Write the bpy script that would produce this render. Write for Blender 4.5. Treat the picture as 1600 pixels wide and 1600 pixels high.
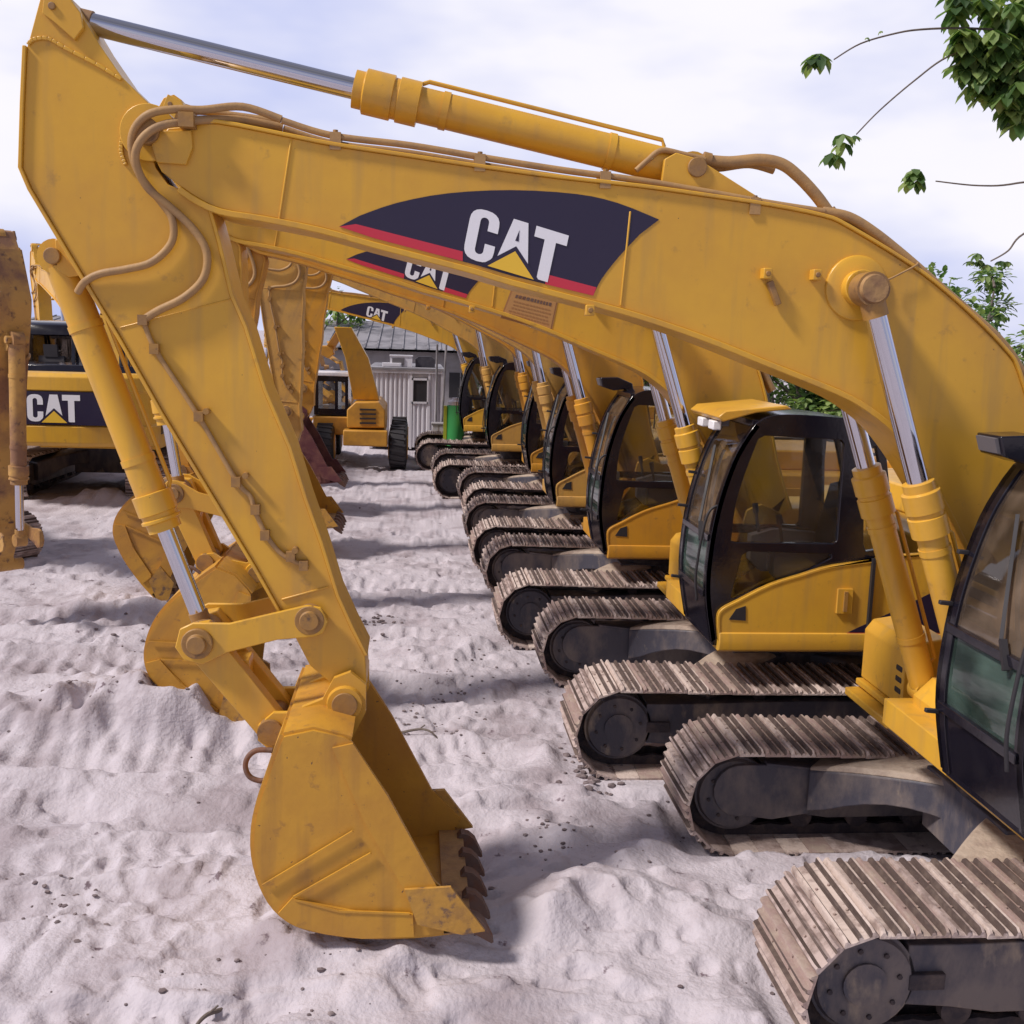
import bpy, bmesh, math, random
import numpy as np
from mathutils import Vector, Matrix
random.seed(7); rng = np.random.RandomState(11)
for o in list(bpy.data.objects): bpy.data.objects.remove(o)
SC = bpy.context.scene; COL = SC.collection
R = math.radians
# ------------------------------------------------------------------ camera
FPX = 1700.0; CAMZ = 3.6
YAW = math.atan(160/1700*math.cos(R(9.16))); PITCH = R(9.16); ROLL = R(1.7)
fv = Vector((math.sin(YAW)*math.cos(PITCH), math.cos(YAW)*math.cos(PITCH), -math.sin(PITCH)))
r0 = Vector((math.cos(YAW), -math.sin(YAW), 0)); u0 = r0.cross(fv)
rv = r0*math.cos(ROLL)+u0*math.sin(ROLL); uv = u0*math.cos(ROLL)-r0*math.sin(ROLL)
cam = bpy.data.cameras.new('camera'); camo = bpy.data.objects.new('camera', cam); COL.objects.link(camo)
cam.sensor_width = 36; cam.lens = 36*FPX/1600; cam.clip_end = 3000; cam.clip_start = 0.05
m4 = Matrix((rv, uv, -fv)).transposed().to_4x4(); m4.translation = Vector((0, 0, CAMZ)); camo.matrix_world = m4
SC.camera = camo
# ------------------------------------------------------------------ sky, sun, exposure
SUN_EL, LX, LY = R(48), 0.95, 0.30
w = bpy.data.worlds.new("World"); SC.world = w; w.use_nodes = True
nt = w.node_tree; nt.nodes.clear(); N = nt.nodes.new; L = nt.links.new
sky = N('ShaderNodeTexSky'); sky.sky_type = 'NISHITA'; sky.sun_disc = False; sky.sun_elevation = SUN_EL
sky.sun_rotation = math.atan2(-LX, -LY); sky.dust_density = 2.0; sky.air_density = 1.0
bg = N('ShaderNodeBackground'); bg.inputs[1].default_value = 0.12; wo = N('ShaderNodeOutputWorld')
tc = N('ShaderNodeTexCoord'); mp = N('ShaderNodeMapping'); mp.inputs['Scale'].default_value = (1, 1, 2.6); mp.inputs['Location'].default_value = (3.1, 1.2, .4)
nz = N('ShaderNodeTexNoise'); nz.inputs['Scale'].default_value = 1.9; nz.inputs['Detail'].default_value = 5; nz.inputs['Roughness'].default_value = .5
rp = N('ShaderNodeValToRGB'); rp.color_ramp.elements[0].position = .38; rp.color_ramp.elements[0].color = (.86, .86, .86, 1)
rp.color_ramp.elements[1].position = .62; rp.color_ramp.elements[1].color = (1, 1, 1, 1)
cr = N('ShaderNodeValToRGB'); cr.color_ramp.elements[0].position = .40; cr.color_ramp.elements[0].color = (.56, .61, .95, 1)
cr.color_ramp.elements[1].position = .58; cr.color_ramp.elements[1].color = (.95, .93, 1, 1)
vm = N('ShaderNodeVectorMath'); vm.operation = 'SCALE'; vm.inputs['Scale'].default_value = 9.4
mx = N('ShaderNodeMix'); mx.data_type = 'RGBA'
L(tc.outputs['Generated'], mp.inputs[0]); L(mp.outputs[0], nz.inputs['Vector']); L(nz.outputs[0], rp.inputs[0]); L(nz.outputs[0], cr.inputs[0])
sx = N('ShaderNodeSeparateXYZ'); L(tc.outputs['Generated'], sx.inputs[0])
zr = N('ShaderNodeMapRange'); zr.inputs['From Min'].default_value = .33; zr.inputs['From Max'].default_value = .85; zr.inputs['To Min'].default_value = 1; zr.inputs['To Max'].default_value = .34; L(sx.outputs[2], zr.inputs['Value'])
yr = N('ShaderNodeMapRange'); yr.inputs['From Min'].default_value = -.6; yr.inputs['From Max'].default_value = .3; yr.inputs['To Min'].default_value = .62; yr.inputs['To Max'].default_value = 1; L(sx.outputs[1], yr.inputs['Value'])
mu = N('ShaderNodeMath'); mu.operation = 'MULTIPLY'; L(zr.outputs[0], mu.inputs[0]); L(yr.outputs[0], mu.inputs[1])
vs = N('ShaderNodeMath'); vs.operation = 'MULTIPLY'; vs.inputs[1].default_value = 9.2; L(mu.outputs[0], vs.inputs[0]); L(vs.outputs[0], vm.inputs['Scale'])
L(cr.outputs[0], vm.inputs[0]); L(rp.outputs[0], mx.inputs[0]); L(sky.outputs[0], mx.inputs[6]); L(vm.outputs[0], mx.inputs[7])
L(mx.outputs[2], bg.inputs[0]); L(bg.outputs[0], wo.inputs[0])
sun = bpy.data.lights.new('sun', 'SUN'); sun.energy = 4.2; sun.angle = R(7); sun.color = (1, .92, .86)
suno = bpy.data.objects.new('sun', sun); COL.objects.link(suno)
ld = Vector((LX*math.cos(SUN_EL), LY*math.cos(SUN_EL), -math.sin(SUN_EL))); suno.rotation_euler = ld.to_track_quat('-Z', 'Y').to_euler()
suno.location = (-10, -4, 14)
SC.view_settings.view_transform = 'Standard'; SC.view_settings.look = 'None'; SC.view_settings.gamma = 1
SC.view_settings.exposure = -0.10
# ------------------------------------------------------------------ helpers
def U(px, py, Y):
    d = fv + rv*((px-800)/FPX) + uv*((800-py)/FPX); s = Y/d.y
    return (d.x*s, CAMZ+d.z*s)
def G(px, py, z=0.0):
    d = fv + rv*((px-800)/FPX) + uv*((800-py)/FPX); s = (z-CAMZ)/d.z
    return (d.x*s, d.y*s)
def mat(name, col, rough=.6, metal=0.0, col4=None, sc4=50, lo4=.68, hi4=.70, streak=None, col2=None, scale=3.0, lo=.45, hi=.7, bump=0.0, bscale=30, col3=None, sc3=18, lo3=.62, hi3=.7, spec=.5, stretch=None, detail=6):
    m = bpy.data.materials.new(name); m.use_nodes = True; n = m.node_tree.nodes; l = m.node_tree.links
    b = n['Principled BSDF']; b.inputs['Base Color'].default_value = (*col, 1); b.inputs['Roughness'].default_value = rough
    b.inputs['Metallic'].default_value = metal; b.inputs['Specular IOR Level'].default_value = spec
    t = n.new('ShaderNodeTexCoord'); mpn = n.new('ShaderNodeMapping'); oi = n.new('ShaderNodeObjectInfo')
    l.new(t.outputs['Object'], mpn.inputs[0])
    if stretch: mpn.inputs['Scale'].default_value = stretch
    cmb = n.new('ShaderNodeMath'); cmb.operation = 'MULTIPLY'; cmb.inputs[1].default_value = 37
    l.new(oi.outputs['Random'], cmb.inputs[0]); l.new(cmb.outputs[0], mpn.inputs['Location'])
    out = None
    def layer(prev, c, s, a, bb):
        z = n.new('ShaderNodeTexNoise'); z.inputs['Scale'].default_value = s; z.inputs['Detail'].default_value = detail; z.inputs['Roughness'].default_value = .62
        l.new(mpn.outputs[0], z.inputs['Vector'])
        mr = n.new('ShaderNodeMapRange'); mr.inputs['From Min'].default_value = a; mr.inputs['From Max'].default_value = bb; mr.clamp = True
        l.new(z.outputs[0], mr.inputs['Value'])
        mm = n.new('ShaderNodeMix'); mm.data_type = 'RGBA'; l.new(mr.outputs[0], mm.inputs[0])
        if prev is None: mm.inputs[6].default_value = (*col, 1)
        else: l.new(prev, mm.inputs[6])
        mm.inputs[7].default_value = (*c, 1); return mm.outputs[2]
    if col2: out = layer(out, col2, scale, lo, hi)
    if col3: out = layer(out, col3, sc3, lo3, hi3)
    if col4: out = layer(out, col4, sc4, lo4, hi4)
    if streak:
        z = n.new('ShaderNodeTexNoise'); z.inputs['Scale'].default_value = 1; z.inputs['Detail'].default_value = 4; m2 = n.new('ShaderNodeMapping'); m2.inputs['Scale'].default_value = (9, 9, .9)
        l.new(t.outputs['Object'], m2.inputs[0]); l.new(m2.outputs[0], z.inputs['Vector']); mr = n.new('ShaderNodeMapRange'); mr.inputs['From Min'].default_value = .52; mr.inputs['From Max'].default_value = .72; mr.inputs['To Max'].default_value = .5
        l.new(z.outputs[0], mr.inputs['Value']); mm = n.new('ShaderNodeMix'); mm.data_type = 'RGBA'; l.new(mr.outputs[0], mm.inputs[0]); l.new(out, mm.inputs[6]); mm.inputs[7].default_value = (*streak, 1); out = mm.outputs[2]
    if out: l.new(out, b.inputs['Base Color'])
    rz = n.new('ShaderNodeTexNoise'); rz.inputs['Scale'].default_value = 5; rz.inputs['Detail'].default_value = 4; l.new(mpn.outputs[0], rz.inputs['Vector'])
    rr = n.new('ShaderNodeMapRange'); rr.inputs['To Min'].default_value = max(.02, rough*.75); rr.inputs['To Max'].default_value = min(1, rough*1.3)
    l.new(rz.outputs[0], rr.inputs['Value']); l.new(rr.outputs[0], b.inputs['Roughness'])
    if bump:
        z = n.new('ShaderNodeTexNoise'); z.inputs['Scale'].default_value = bscale; z.inputs['Detail'].default_value = 6; l.new(mpn.outputs[0], z.inputs['Vector'])
        bp = n.new('ShaderNodeBump'); bp.inputs['Strength'].default_value = bump; bp.inputs['Distance'].default_value = .02
        l.new(z.outputs[0], bp.inputs['Height']); l.new(bp.outputs[0], b.inputs['Normal'])
    return m
YB = (.67, .37, .036)
M = {}
M['yellow'] = mat('yellow_paint', YB, .34, col2=(.58, .305, .04), scale=1.3, lo=.42, hi=.68, col3=(.33, .18, .05), sc3=7, lo3=.62, hi3=.80, col4=(.14, .07, .03), sc4=42, lo4=.715, hi4=.73, streak=(.42, .25, .07), bump=.05, bscale=14)
M['yellow_dull'] = mat('yellow_paint_greasy', (.36, .19, .045), .55, col2=(.24, .135, .06), scale=5, lo=.40, hi=.62, col3=(.12, .07, .04), sc3=14, lo3=.60, hi3=.72, bump=.15, bscale=24)
M['yellow_old'] = mat('yellow_paint_weathered', (.48, .27, .07), .65, col2=(.22, .11, .06), scale=1.8, lo=.42, hi=.62, col3=(.10, .05, .04), sc3=8, lo3=.58, hi3=.7, bump=.2, bscale=20)
M['hose'] = mat('hose_overpainted', (.40, .235, .09), .6, col2=(.30, .18, .085), scale=8, bump=.1, bscale=60)
M['bucket'] = mat('bucket_paint', (.57, .295, .03), .45, col4=(.10, .055, .035), sc4=26, lo4=.68, hi4=.71, streak=(.30, .15, .04), col2=(.44, .21, .03), scale=1.3, lo=.4, hi=.68, col3=(.30, .145, .04), sc3=9, lo3=.60, hi3=.72, bump=.12, bscale=18)
M['wear'] = mat('worn_steel_edge', (.40, .24, .10), .6, .2, col2=(.22, .12, .07), scale=6, bump=.3, bscale=30)
M['cutter'] = mat('side_cutter_paint', (.50, .265, .045), .5, col2=(.34, .18, .05), scale=7, lo=.45, hi=.62, col3=(.17, .10, .06), sc3=14, lo3=.56, hi3=.66, bump=.2, bscale=24)
M['tooth'] = mat('rusty_tooth_steel', (.17, .11, .09), .7, .4, col2=(.22, .10, .06), scale=10, bump=.3, bscale=30)
M['chrome'] = mat('chrome_rod', (.62, .62, .68), .12, 1.0)
M['black'] = mat('black_cab_paint', (.008, .007, .013), .13, col2=(.018, .016, .022), scale=5, lo=.5, hi=.8, col3=(.06, .05, .05), sc3=4, lo3=.70, hi3=.9, bump=.03)
M['rubber'] = mat('black_rubber', (.02, .018, .022), .6)
M['navy'] = mat('decal_black', (.020, .014, .042), .38)
M['red'] = mat('decal_red', (.55, .03, .06), .4)
M['white'] = mat('decal_white', (.80, .80, .84), .4)
M['decaly'] = mat('decal_yellow', (.80, .50, .04), .4)
M['frame'] = mat('track_frame_paint', (.06, .058, .078), .55, col2=(.17, .14, .13), scale=3.0, lo=.44, hi=.62, col3=(.34, .27, .20), sc3=2.2, lo3=.60, hi3=.70, bump=.3, bscale=22, stretch=(1, 1, .55))
M['chain'] = mat('track_chain_grime', (.035, .028, .035), .8, col2=(.11, .08, .07), scale=8, bump=.4, bscale=30)
M['mud'] = mat('caked_sand', (.42, .34, .27), .95, col2=(.28, .21, .17), scale=7, bump=.6, bscale=25)
M['shoe1'] = mat('shoe_sandy', (.46, .365, .335), .8, col2=(.25, .185, .165), scale=7, lo=.42, hi=.6, col3=(.12, .08, .07), sc3=16, lo3=.66, hi3=.72, bump=.4, bscale=40)
M['shoe2'] = mat('shoe_pale', (.56, .46, .41), .8, col2=(.29, .215, .19), scale=8, lo=.5, hi=.66, col3=(.10, .07, .06), sc3=15, lo3=.68, hi3=.72, bump=.4, bscale=40)
M['shoe3'] = mat('shoe_rusty', (.33, .235, .21), .8, col2=(.38, .30, .25), scale=8, lo=.46, hi=.62, bump=.4, bscale=40)
M['glassd'] = mat('seat_fabric', (.05, .045, .05), .9)
M['grey'] = mat('grey_plastic', (.12, .11, .12), .6)
def glass(name, tint, alpha_mix=.35, rough=.03, dust=(.30, .27, .27), amin=0.0):
    m = bpy.data.materials.new(name); m.use_nodes = True; n = m.node_tree.nodes; l = m.node_tree.links; n.clear()
    o = n.new('ShaderNodeOutputMaterial'); tr = n.new('ShaderNodeBsdfTransparent'); tr.inputs[0].default_value = (*tint, 1)
    gl = n.new('ShaderNodeBsdfGlossy'); gl.inputs[1].default_value = rough; gl.inputs[0].default_value = (.9, .9, .95, 1)
    df = n.new('ShaderNodeBsdfDiffuse'); df.inputs[0].default_value = (*dust, 1)
    fr = n.new('ShaderNodeFresnel'); fr.inputs[0].default_value = 1.5
    t = n.new('ShaderNodeTexCoord'); z = n.new('ShaderNodeTexNoise'); z.inputs['Scale'].default_value = 2.5; z.inputs['Detail'].default_value = 5
    l.new(t.outputs['Object'], z.inputs['Vector']); mr = n.new('ShaderNodeMapRange'); mr.inputs['From Min'].default_value = .4; mr.inputs['From Max'].default_value = .75
    mr.inputs['To Max'].default_value = alpha_mix; mr.inputs['To Min'].default_value = amin; l.new(z.outputs[0], mr.inputs['Value'])
    a = n.new('ShaderNodeMixShader'); l.new(mr.outputs[0], a.inputs[0]); l.new(tr.outputs[0], a.inputs[1]); l.new(df.outputs[0], a.inputs[2])
    b = n.new('ShaderNodeMixShader'); l.new(fr.outputs[0], b.inputs[0]); l.new(a.outputs[0], b.inputs[1]); l.new(gl.outputs[0], b.inputs[2])
    l.new(b.outputs[0], o.inputs[0]); return m
M['glass'] = glass('dusty_tinted_glass', (.82, .84, .84), .12)
M['glassg'] = glass('green_tinted_glass', (.40, .72, .58), .5, .03, (.15, .24, .20), .12)

M['glassw'] = glass('dusty_windscreen', (.84, .80, .76), .55, .03, (.34, .25, .18), .10)
class MB:
    def __init__(s): s.bm = bmesh.new(); s.mats = []
    def mi(s, m):
        if m not in s.mats: s.mats.append(m)
        return s.mats.index(m)
    def face(s, vs, i, smooth=False):
        try: f = s.bm.faces.new(vs)
        except ValueError: return None
        f.material_index = i; f.smooth = smooth; return f
    def loft(s, rings, m, closed=True, caps=True, smooth=True):
        i = s.mi(m); V = [[s.bm.verts.new(p) for p in r] for r in rings]; n = len(V[0])
        for a, b in zip(V[:-1], V[1:]):
            for k in range(n if closed else n-1): s.face((a[k], a[(k+1) % n], b[(k+1) % n], b[k]), i, smooth)
        if caps:
            s.face(V[0][::-1], i); s.face(V[-1], i)
        return s
    def prism(s, pts, y0, y1, m, holes=None, taper=None):
        if holes:
            i = s.mi(m); loops = [pts]+holes; layers = []
            for y in (y0, y1):
                vl = [[s.bm.verts.new((p[0], y, p[1])) for p in lp] for lp in loops]; layers.append(vl)
                ed = []
                for lp in vl:
                    for a, b in zip(lp, lp[1:]+lp[:1]): ed.append(s.bm.edges.new((a, b)))
                g = bmesh.ops.triangle_fill(s.bm, use_beauty=True, use_dissolve=False, edges=ed)
                for f in g['geom']:
                    if isinstance(f, bmesh.types.BMFace): f.material_index = i
            for a, b in zip(layers[0], layers[1]):
                for k in range(len(a)): s.face((a[k], a[(k+1) % len(a)], b[(k+1) % len(a)], b[k]), i)
            return s
        return s.loft([[(p[0], y0, p[1]) for p in pts], [(p[0], y1, p[1]) for p in pts]], m, smooth=False)
    def ribbon(s, path, th, y0, y1, m):
        n = len(path); off = []
        for k in range(n):
            a = path[max(0, k-1)]; b = path[min(n-1, k+1)]; dx, dz = b[0]-a[0], b[1]-a[1]; l_ = math.hypot(dx, dz) or 1
            off.append((path[k][0]-dz/l_*th, path[k][1]+dx/l_*th))
        return s.prism(list(path)+off[::-1], y0, y1, m)
    def box(s, a, b, m):
        x0, y0, z0 = a; x1, y1, z1 = b
        return s.loft([[(x0, y0, z0), (x1, y0, z0), (x1, y0, z1), (x0, y0, z1)], [(x0, y1, z0), (x1, y1, z0), (x1, y1, z1), (x0, y1, z1)]], m, smooth=False)
    def ring(s, c, ax, r, seg, ph=0.0):
        ax = Vector(ax).normalized(); u = ax.orthogonal().normalized(); v = ax.cross(u)
        return [Vector(c)+u*(r*math.cos(2*math.pi*k/seg+ph))+v*(r*math.sin(2*math.pi*k/seg+ph)) for k in range(seg)]
    def cyl(s, p0, p1, r, m, seg=20, r2=None):
        p0, p1 = Vector(p0), Vector(p1); ax = p1-p0
        return s.loft([s.ring(p0, ax, r, seg), s.ring(p1, ax, r if r2 is None else r2, seg)], m)
    def lathe(s, p0, ax, prof, m, seg=28):
        p0 = Vector(p0); ax = Vector(ax).normalized()
        return s.loft([s.ring(p0+ax*h, ax, r, seg) for h, r in prof], m)
    def bar(s, p0, p1, w_, h_, m, up=(0, 0, 1)):
        p0, p1 = Vector(p0), Vector(p1); d = (p1-p0).normalized(); sd = d.cross(Vector(up))
        if sd.length < 1e-4: sd = d.orthogonal()
        sd.normalize(); u = sd.cross(d)
        return s.loft([[p+sd*a*w_/2+u*b*h_/2 for a, b in ((-1, -1), (1, -1), (1, 1), (-1, 1))] for p in (p0, p1)], m, smooth=False)
    def tube(s, path, r, m, seg=10, sm=True):
        P = [Vector(p) for p in path]
        if sm: P = spline(P)
        rings = []; u = None
        for k, p in enumerate(P):
            d = (P[min(k+1, len(P)-1)]-P[max(k-1, 0)]).normalized()
            if u is None: u = d.orthogonal().normalized()
            u = (u-d*u.dot(d)).normalized(); v = d.cross(u)
            rr = r(k/(len(P)-1)) if callable(r) else r
            rings.append([p+u*(rr*math.cos(2*math.pi*j/seg))+v*(rr*math.sin(2*math.pi*j/seg)) for j in range(seg)])
        return s.loft(rings, m)
    def mesh(s, name, ang=40):
        bmesh.ops.recalc_face_normals(s.bm, faces=s.bm.faces); me = bpy.data.meshes.new(name); s.bm.to_mesh(me); s.bm.free()
        for m in s.mats: me.materials.append(m)
        me.set_sharp_from_angle(angle=R(ang)); return me
    def build(s, name, parent=None, loc=(0, 0, 0), bevel=0.0, ry=0.0, ang=40):
        o = bpy.data.objects.new(name, s.mesh(name, ang)); COL.objects.link(o); o.location = loc; o.rotation_euler = (0, ry, 0)
        if parent: o.parent = parent
        if bevel:
            b = o.modifiers.new('bevel', 'BEVEL'); b.width = bevel; b.segments = 2; b.limit_method = 'ANGLE'; b.angle_limit = R(35)
        return o
def spline(P, n=6):
    out = []
    for i in range(len(P)-1):
        p0, p1, p2, p3 = P[max(i-1, 0)], P[i], P[i+1], P[min(i+2, len(P)-1)]
        for k in range(n):
            t = k/n; out.append(.5*((2*p1)+(p2-p0)*t+(2*p0-5*p1+4*p2-p3)*t*t+(3*p1-p0-3*p2+p3)*t**3))
    out.append(P[-1]); return out
def sp2(pts, n=5): return [(v.x, v.z) for v in spline([Vector((p[0], 0, p[1])) for p in pts], n)]
def empty(name, loc=(0, 0, 0), rz=0.0):
    o = bpy.data.objects.new(name, None); COL.objects.link(o); o.location = loc; o.rotation_euler = (0, 0, rz); o.empty_display_size = .3; return o
def tag(o, label=None, cat=None, group=None, kind=None):
    if label: o['label'] = label
    if cat: o['category'] = cat
    if group: o['group'] = group
    if kind: o['kind'] = kind
    return o
def kids(o): return [c for c in CH.get(o.name, [])]

# ------------------------------------------------------------------ ground
def vnoise(x, y, seed):
    xi = np.floor(x).astype(np.int64); yi = np.floor(y).astype(np.int64); xf = x-xi; yf = y-yi
    def h(a, b):
        n = (a*374761393+b*668265263+seed*974711) & 0x7fffffff; n = ((n ^ (n >> 13))*1274126177) & 0x7fffffff
        return ((n ^ (n >> 16)) & 0xffff)/65535.0
    u = xf*xf*(3-2*xf); v = yf*yf*(3-2*yf)
    return (h(xi, yi)*(1-u)+h(xi+1, yi)*u)*(1-v)+(h(xi, yi+1)*(1-u)+h(xi+1, yi+1)*u)*v-.5
def sstep(a, b, x):
    t = np.clip((x-a)/(b-a), 0, 1); return t*t*(3-2*t)
X1, Y1 = 3.88, 6.42
ROW = [(3.88, 6.42), (3.50, 10.0), (3.24, 13.75), (3.14, 17.6), (3.20, 21.8), (2.70, 25.4), (2.30, 30.3)]
MOUNDS = []
def mound(px, py, r, h, z=0.05, ax=1.0): x, y = G(px, py, z); MOUNDS.append((x, y, r, h, ax))
mound(930, 1400, .38, .17, ax=1.5); mound(1010, 1330, .3, .12); mound(860, 1440, .25, .12); mound(1120, 1440, .4, .08)
mound(590, 1490, .30, .13, ax=1.5); mound(700, 1460, .22, .07); mound(445, 1440, .22, .09); mound(470, 1480, .3, .09); mound(780, 1240, .25, .12, ax=1.6); mound(860, 1290, .3, .12, ax=1.4)
mound(900, 1240, .3, .14); mound(60, 1110, .6, .14, .3, 2.0); mound(240, 1100, .5, .12, .3, 1.6); mound(880, 1170, .3, .16)
mound(650, 1030, .7, .10); mound(700, 1330, .6, -.10); mound(160, 780, .7, .25, .3); mound(740, 1010, .5, .08); mound(60, 1560, .5, -.08)
mound(285, 1070, .85, .24, .45, 1.5); mound(235, 915, .8, .12, .5, 1.4)
def height(x, y):
    z = .24*sstep(.6, 3.6, -x)*sstep(6.5, 10.5, y)
    wx = x+.25*vnoise(x*1.1, y*1.1, 31); wy = y+.25*vnoise(x*1.1, y*1.1, 32)
    near = 1-sstep(25, 60, np.hypot(x, y))
    lane = 1-.45*sstep(-1.5, .2, x)*sstep(8.5, 10, y)*sstep(3, 1.4, x)
    z = z+lane*near*(.08*vnoise(wx*.55, wy*.9, 1)+.055*vnoise(wx*1.5, wy*2.1, 2)+.040*vnoise(wx*3.3, wy*4.2, 3))
    rough = .35+.65*sstep(-.1, .25, vnoise(x*.7, y*.7, 9))
    r1 = 1-np.abs(2*vnoise(wx*5, wy*7, 4)); z = z+near*rough*(.017*r1*r1+.012*vnoise(x*11, y*13, 5)+.008*vnoise(x*27, y*29, 6)+.004*vnoise(x*60, y*60, 7))
    # wheel and track ruts running along the row and across it
    rut = sstep(.25, .0, np.abs((wy-7.6+.12*x)))*sstep(-.2, -1.0, x); z = z-.05*rut
    for (a, b) in ((8.9, .05), (10.6, -.04), (12.6, .03), (15.2, 0.)):
        d = np.abs(wy-a-b*x); band = sstep(.34, .2, d)*sstep(1.4, .2, x); z = z-band*.045+band*.012*np.sin(x*32)+.05*sstep(.2, .0, np.abs(d-.42))*sstep(1.4, .2, x)
    for (a, sl, xa_, xb_) in ((6.35, -.12, -3.6, -.9), (5.35, .05, -3.2, -.5), (7.4, .1, -4.5, -.9)):
        d = np.abs(wy-a-sl*x); band = sstep(.26, .2, d)*sstep(xa_, xa_+.4, x)*sstep(xb_, xb_-.4, x); z = z-band*.03+band*.014*(np.abs(((x*5.2+2.2*np.abs(wy-a-sl*x)) % 1)-.5)*4-1)+.02*sstep(.1, .0, np.abs(d-.3))*sstep(xa_, xa_+.4, x)*sstep(xb_, xb_-.4, x)
    # clumps and footprints
    for (a, b, s_, am) in ((3.1, 1.7, 12, .03), (7.7, 2.9, 13, .035)):
        c = vnoise(x*s_*.33+a, y*s_*.4+b, 17); z = z+near*am*sstep(.22, .38, c)-near*am*1.2*sstep(-.25, -.36, c)
    for mx_, my_, r_, h_, ax_ in MOUNDS:
        d = ((x-mx_)/(r_*ax_))**2+((y-my_)/r_)**2; z = z+h_*np.exp(-d*1.6)*(1+.9*vnoise(x*6, y*6, 21))
    for (xc, yc) in ROW:                                              # pressed flat under the tracks, a lip in front of them
        for yo in (-1.2, 1.2):
            k = sstep(.55, .42, np.abs(y-yc-yo))*sstep(2.35, 2.15, np.abs(x-xc-(.35 if yc < 7 else 0))); z = z*(1-k)+k*(-.09 if yc < 7 else 0.0)
    return z
def grade(lo, a, b, hi, step, grow=1.09):
    v = list(np.arange(a, b, step)); s = step; x = a
    while x > lo: s *= grow; x -= s; v.insert(0, x)
    s = step; x = v[-1]
    while x < hi: s *= grow; x += s; v.append(x)
    return np.array(v)
gx = grade(-1500, -5.2, 4.6, 1500, .022, 1.05); gy = np.concatenate([grade(-300, 3.9, 4.0, 4.0, .05, 1.2)[:-1][grade(-300, 3.9, 4.0, 4.0, .05, 1.2)[:-1] < 4.0], [4.0*1.0035**k for k in range(420)]])
s = gy[-1]*.0035; y = gy[-1]; ext = []
while y < 2500: s *= 1.06; y += s; ext.append(y)
gy = np.concatenate([gy, ext])
GX, GY = np.meshgrid(gx, gy); GZ = height(GX, GY); GZ = GZ - 2.0*0
nx, ny = len(gx), len(gy); co = np.stack([GX, GY, GZ], -1).reshape(-1, 3).astype(np.float32)
idx = np.arange(nx*ny).reshape(ny, nx); q = np.stack([idx[:-1, :-1], idx[:-1, 1:], idx[1:, 1:], idx[1:, :-1]], -1).reshape(-1, 4)
gm = bpy.data.meshes.new('ground'); gm.vertices.add(len(co)); gm.vertices.foreach_set('co', co.ravel())
gm.loops.add(q.size); gm.loops.foreach_set('vertex_index', q.ravel().astype(np.int32)); gm.polygons.add(len(q))
gm.polygons.foreach_set('loop_start', np.arange(0, q.size, 4, dtype=np.int32)); gm.update(calc_edges=True); gm.validate()
gm.polygons.foreach_set('use_smooth', np.ones(len(q), bool))
sand = mat('white_sand', (.51, .47, .51), .95, col2=(.34, .295, .32), scale=1.3, lo=.47, hi=.64, col3=(.17, .13, .15), sc3=6, lo3=.645, hi3=.70, bump=.7, bscale=26, spec=.2, detail=9)
gm.materials.append(sand); go = bpy.data.objects.new('ground', gm); COL.objects.link(go)
tag(go, 'pale churned sand covering the whole yard', None, None, 'structure')
def hz(x, y): return float(height(np.array([x], float), np.array([y], float))[0])

# ------------------------------------------------------------------ undercarriage (machine space: faces -X, slew axis at origin, ground z=0)
def track_path(s, Lw=1.84, Rr=.375, zc=.405):
    """point and tangent angle at arc length s; clockwise from the top rear"""
    top = 2*Lw; arc = math.pi*Rr; tot = 2*top+2*arc; s %= tot
    if s < top:
        t = s/top; return (Lw-s, zc+Rr-.028*math.sin(math.pi*t)**2*(1+.3*math.sin(9*t))), math.pi
    s -= top
    if s < arc:
        a = math.pi/2+s/Rr; return (-Lw+Rr*math.cos(a), zc+Rr*math.sin(a)), a+math.pi/2
    s -= arc
    if s < top: return (-Lw+s, zc-Rr), 0.0
    s -= top; a = -math.pi/2+s/Rr; return (Lw+Rr*math.cos(a), zc+Rr*math.sin(a)), a+math.pi/2
M['gap'] = mat('shoe_gap_dirt', (.085, .058, .05), .9, col2=(.15, .11, .09), scale=12, bump=.3)
GAPS = (3, 4, 7, 8, 11)
def track_mesh(yc, wd):
    b = MB(); tot = 4*1.84+2*math.pi*.375; n = 52; p = tot/n; hl = p*.49
    prof = [(-hl, -.012), (-hl, .008), (-hl+.012, .040), (-hl+.026, .040), (-hl+.034, .008), (-hl+.046, .010), (-.016, .012), (-.007, .038), (.007, .038), (.013, .008), (.026, .010),
            (hl-.038, .012), (hl-.026, .040), (hl-.012, .040), (hl, .008), (hl, -.012)]
    for k in range(n):
        (cx, cz), a = track_path((k+.37)*p); a += random.uniform(-.02, .02); ca, sa = math.cos(a), math.sin(a); m = M[random.choice(['shoe1', 'shoe2', 'shoe3', 'shoe1', 'shoe2'])]
        dy = random.uniform(-.004, .004)
        rings = []
        for y in (yc-wd/2+dy, yc-wd/2+.02+dy, yc+wd/2-.02+dy, yc+wd/2+dy):
            e = .6 if y in (yc-wd/2+dy, yc+wd/2+dy) else 1
            rings.append([(cx+u*ca+v*e*sa, y, cz+u*sa-v*e*ca) for u, v in prof])
        f0 = len(b.bm.faces); b.loft(rings, m, smooth=False); b.bm.faces.ensure_lookup_table(); gi = b.mi(M['gap'])
        for q_ in range(3):
            for e_ in GAPS: b.bm.faces[f0+q_*len(prof)+e_].material_index = gi
        for sy in (-.13, .13):
            for u in (-.035, .035): q0 = (cx+u*ca+.006*sa, yc+sy, cz+u*sa-.006*ca); b.cyl(q0, (q0[0]+.014*sa, q0[1], q0[2]-.014*ca), .008, M['shoe3'], 6)
    return b.mesh('track_shoes')
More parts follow.
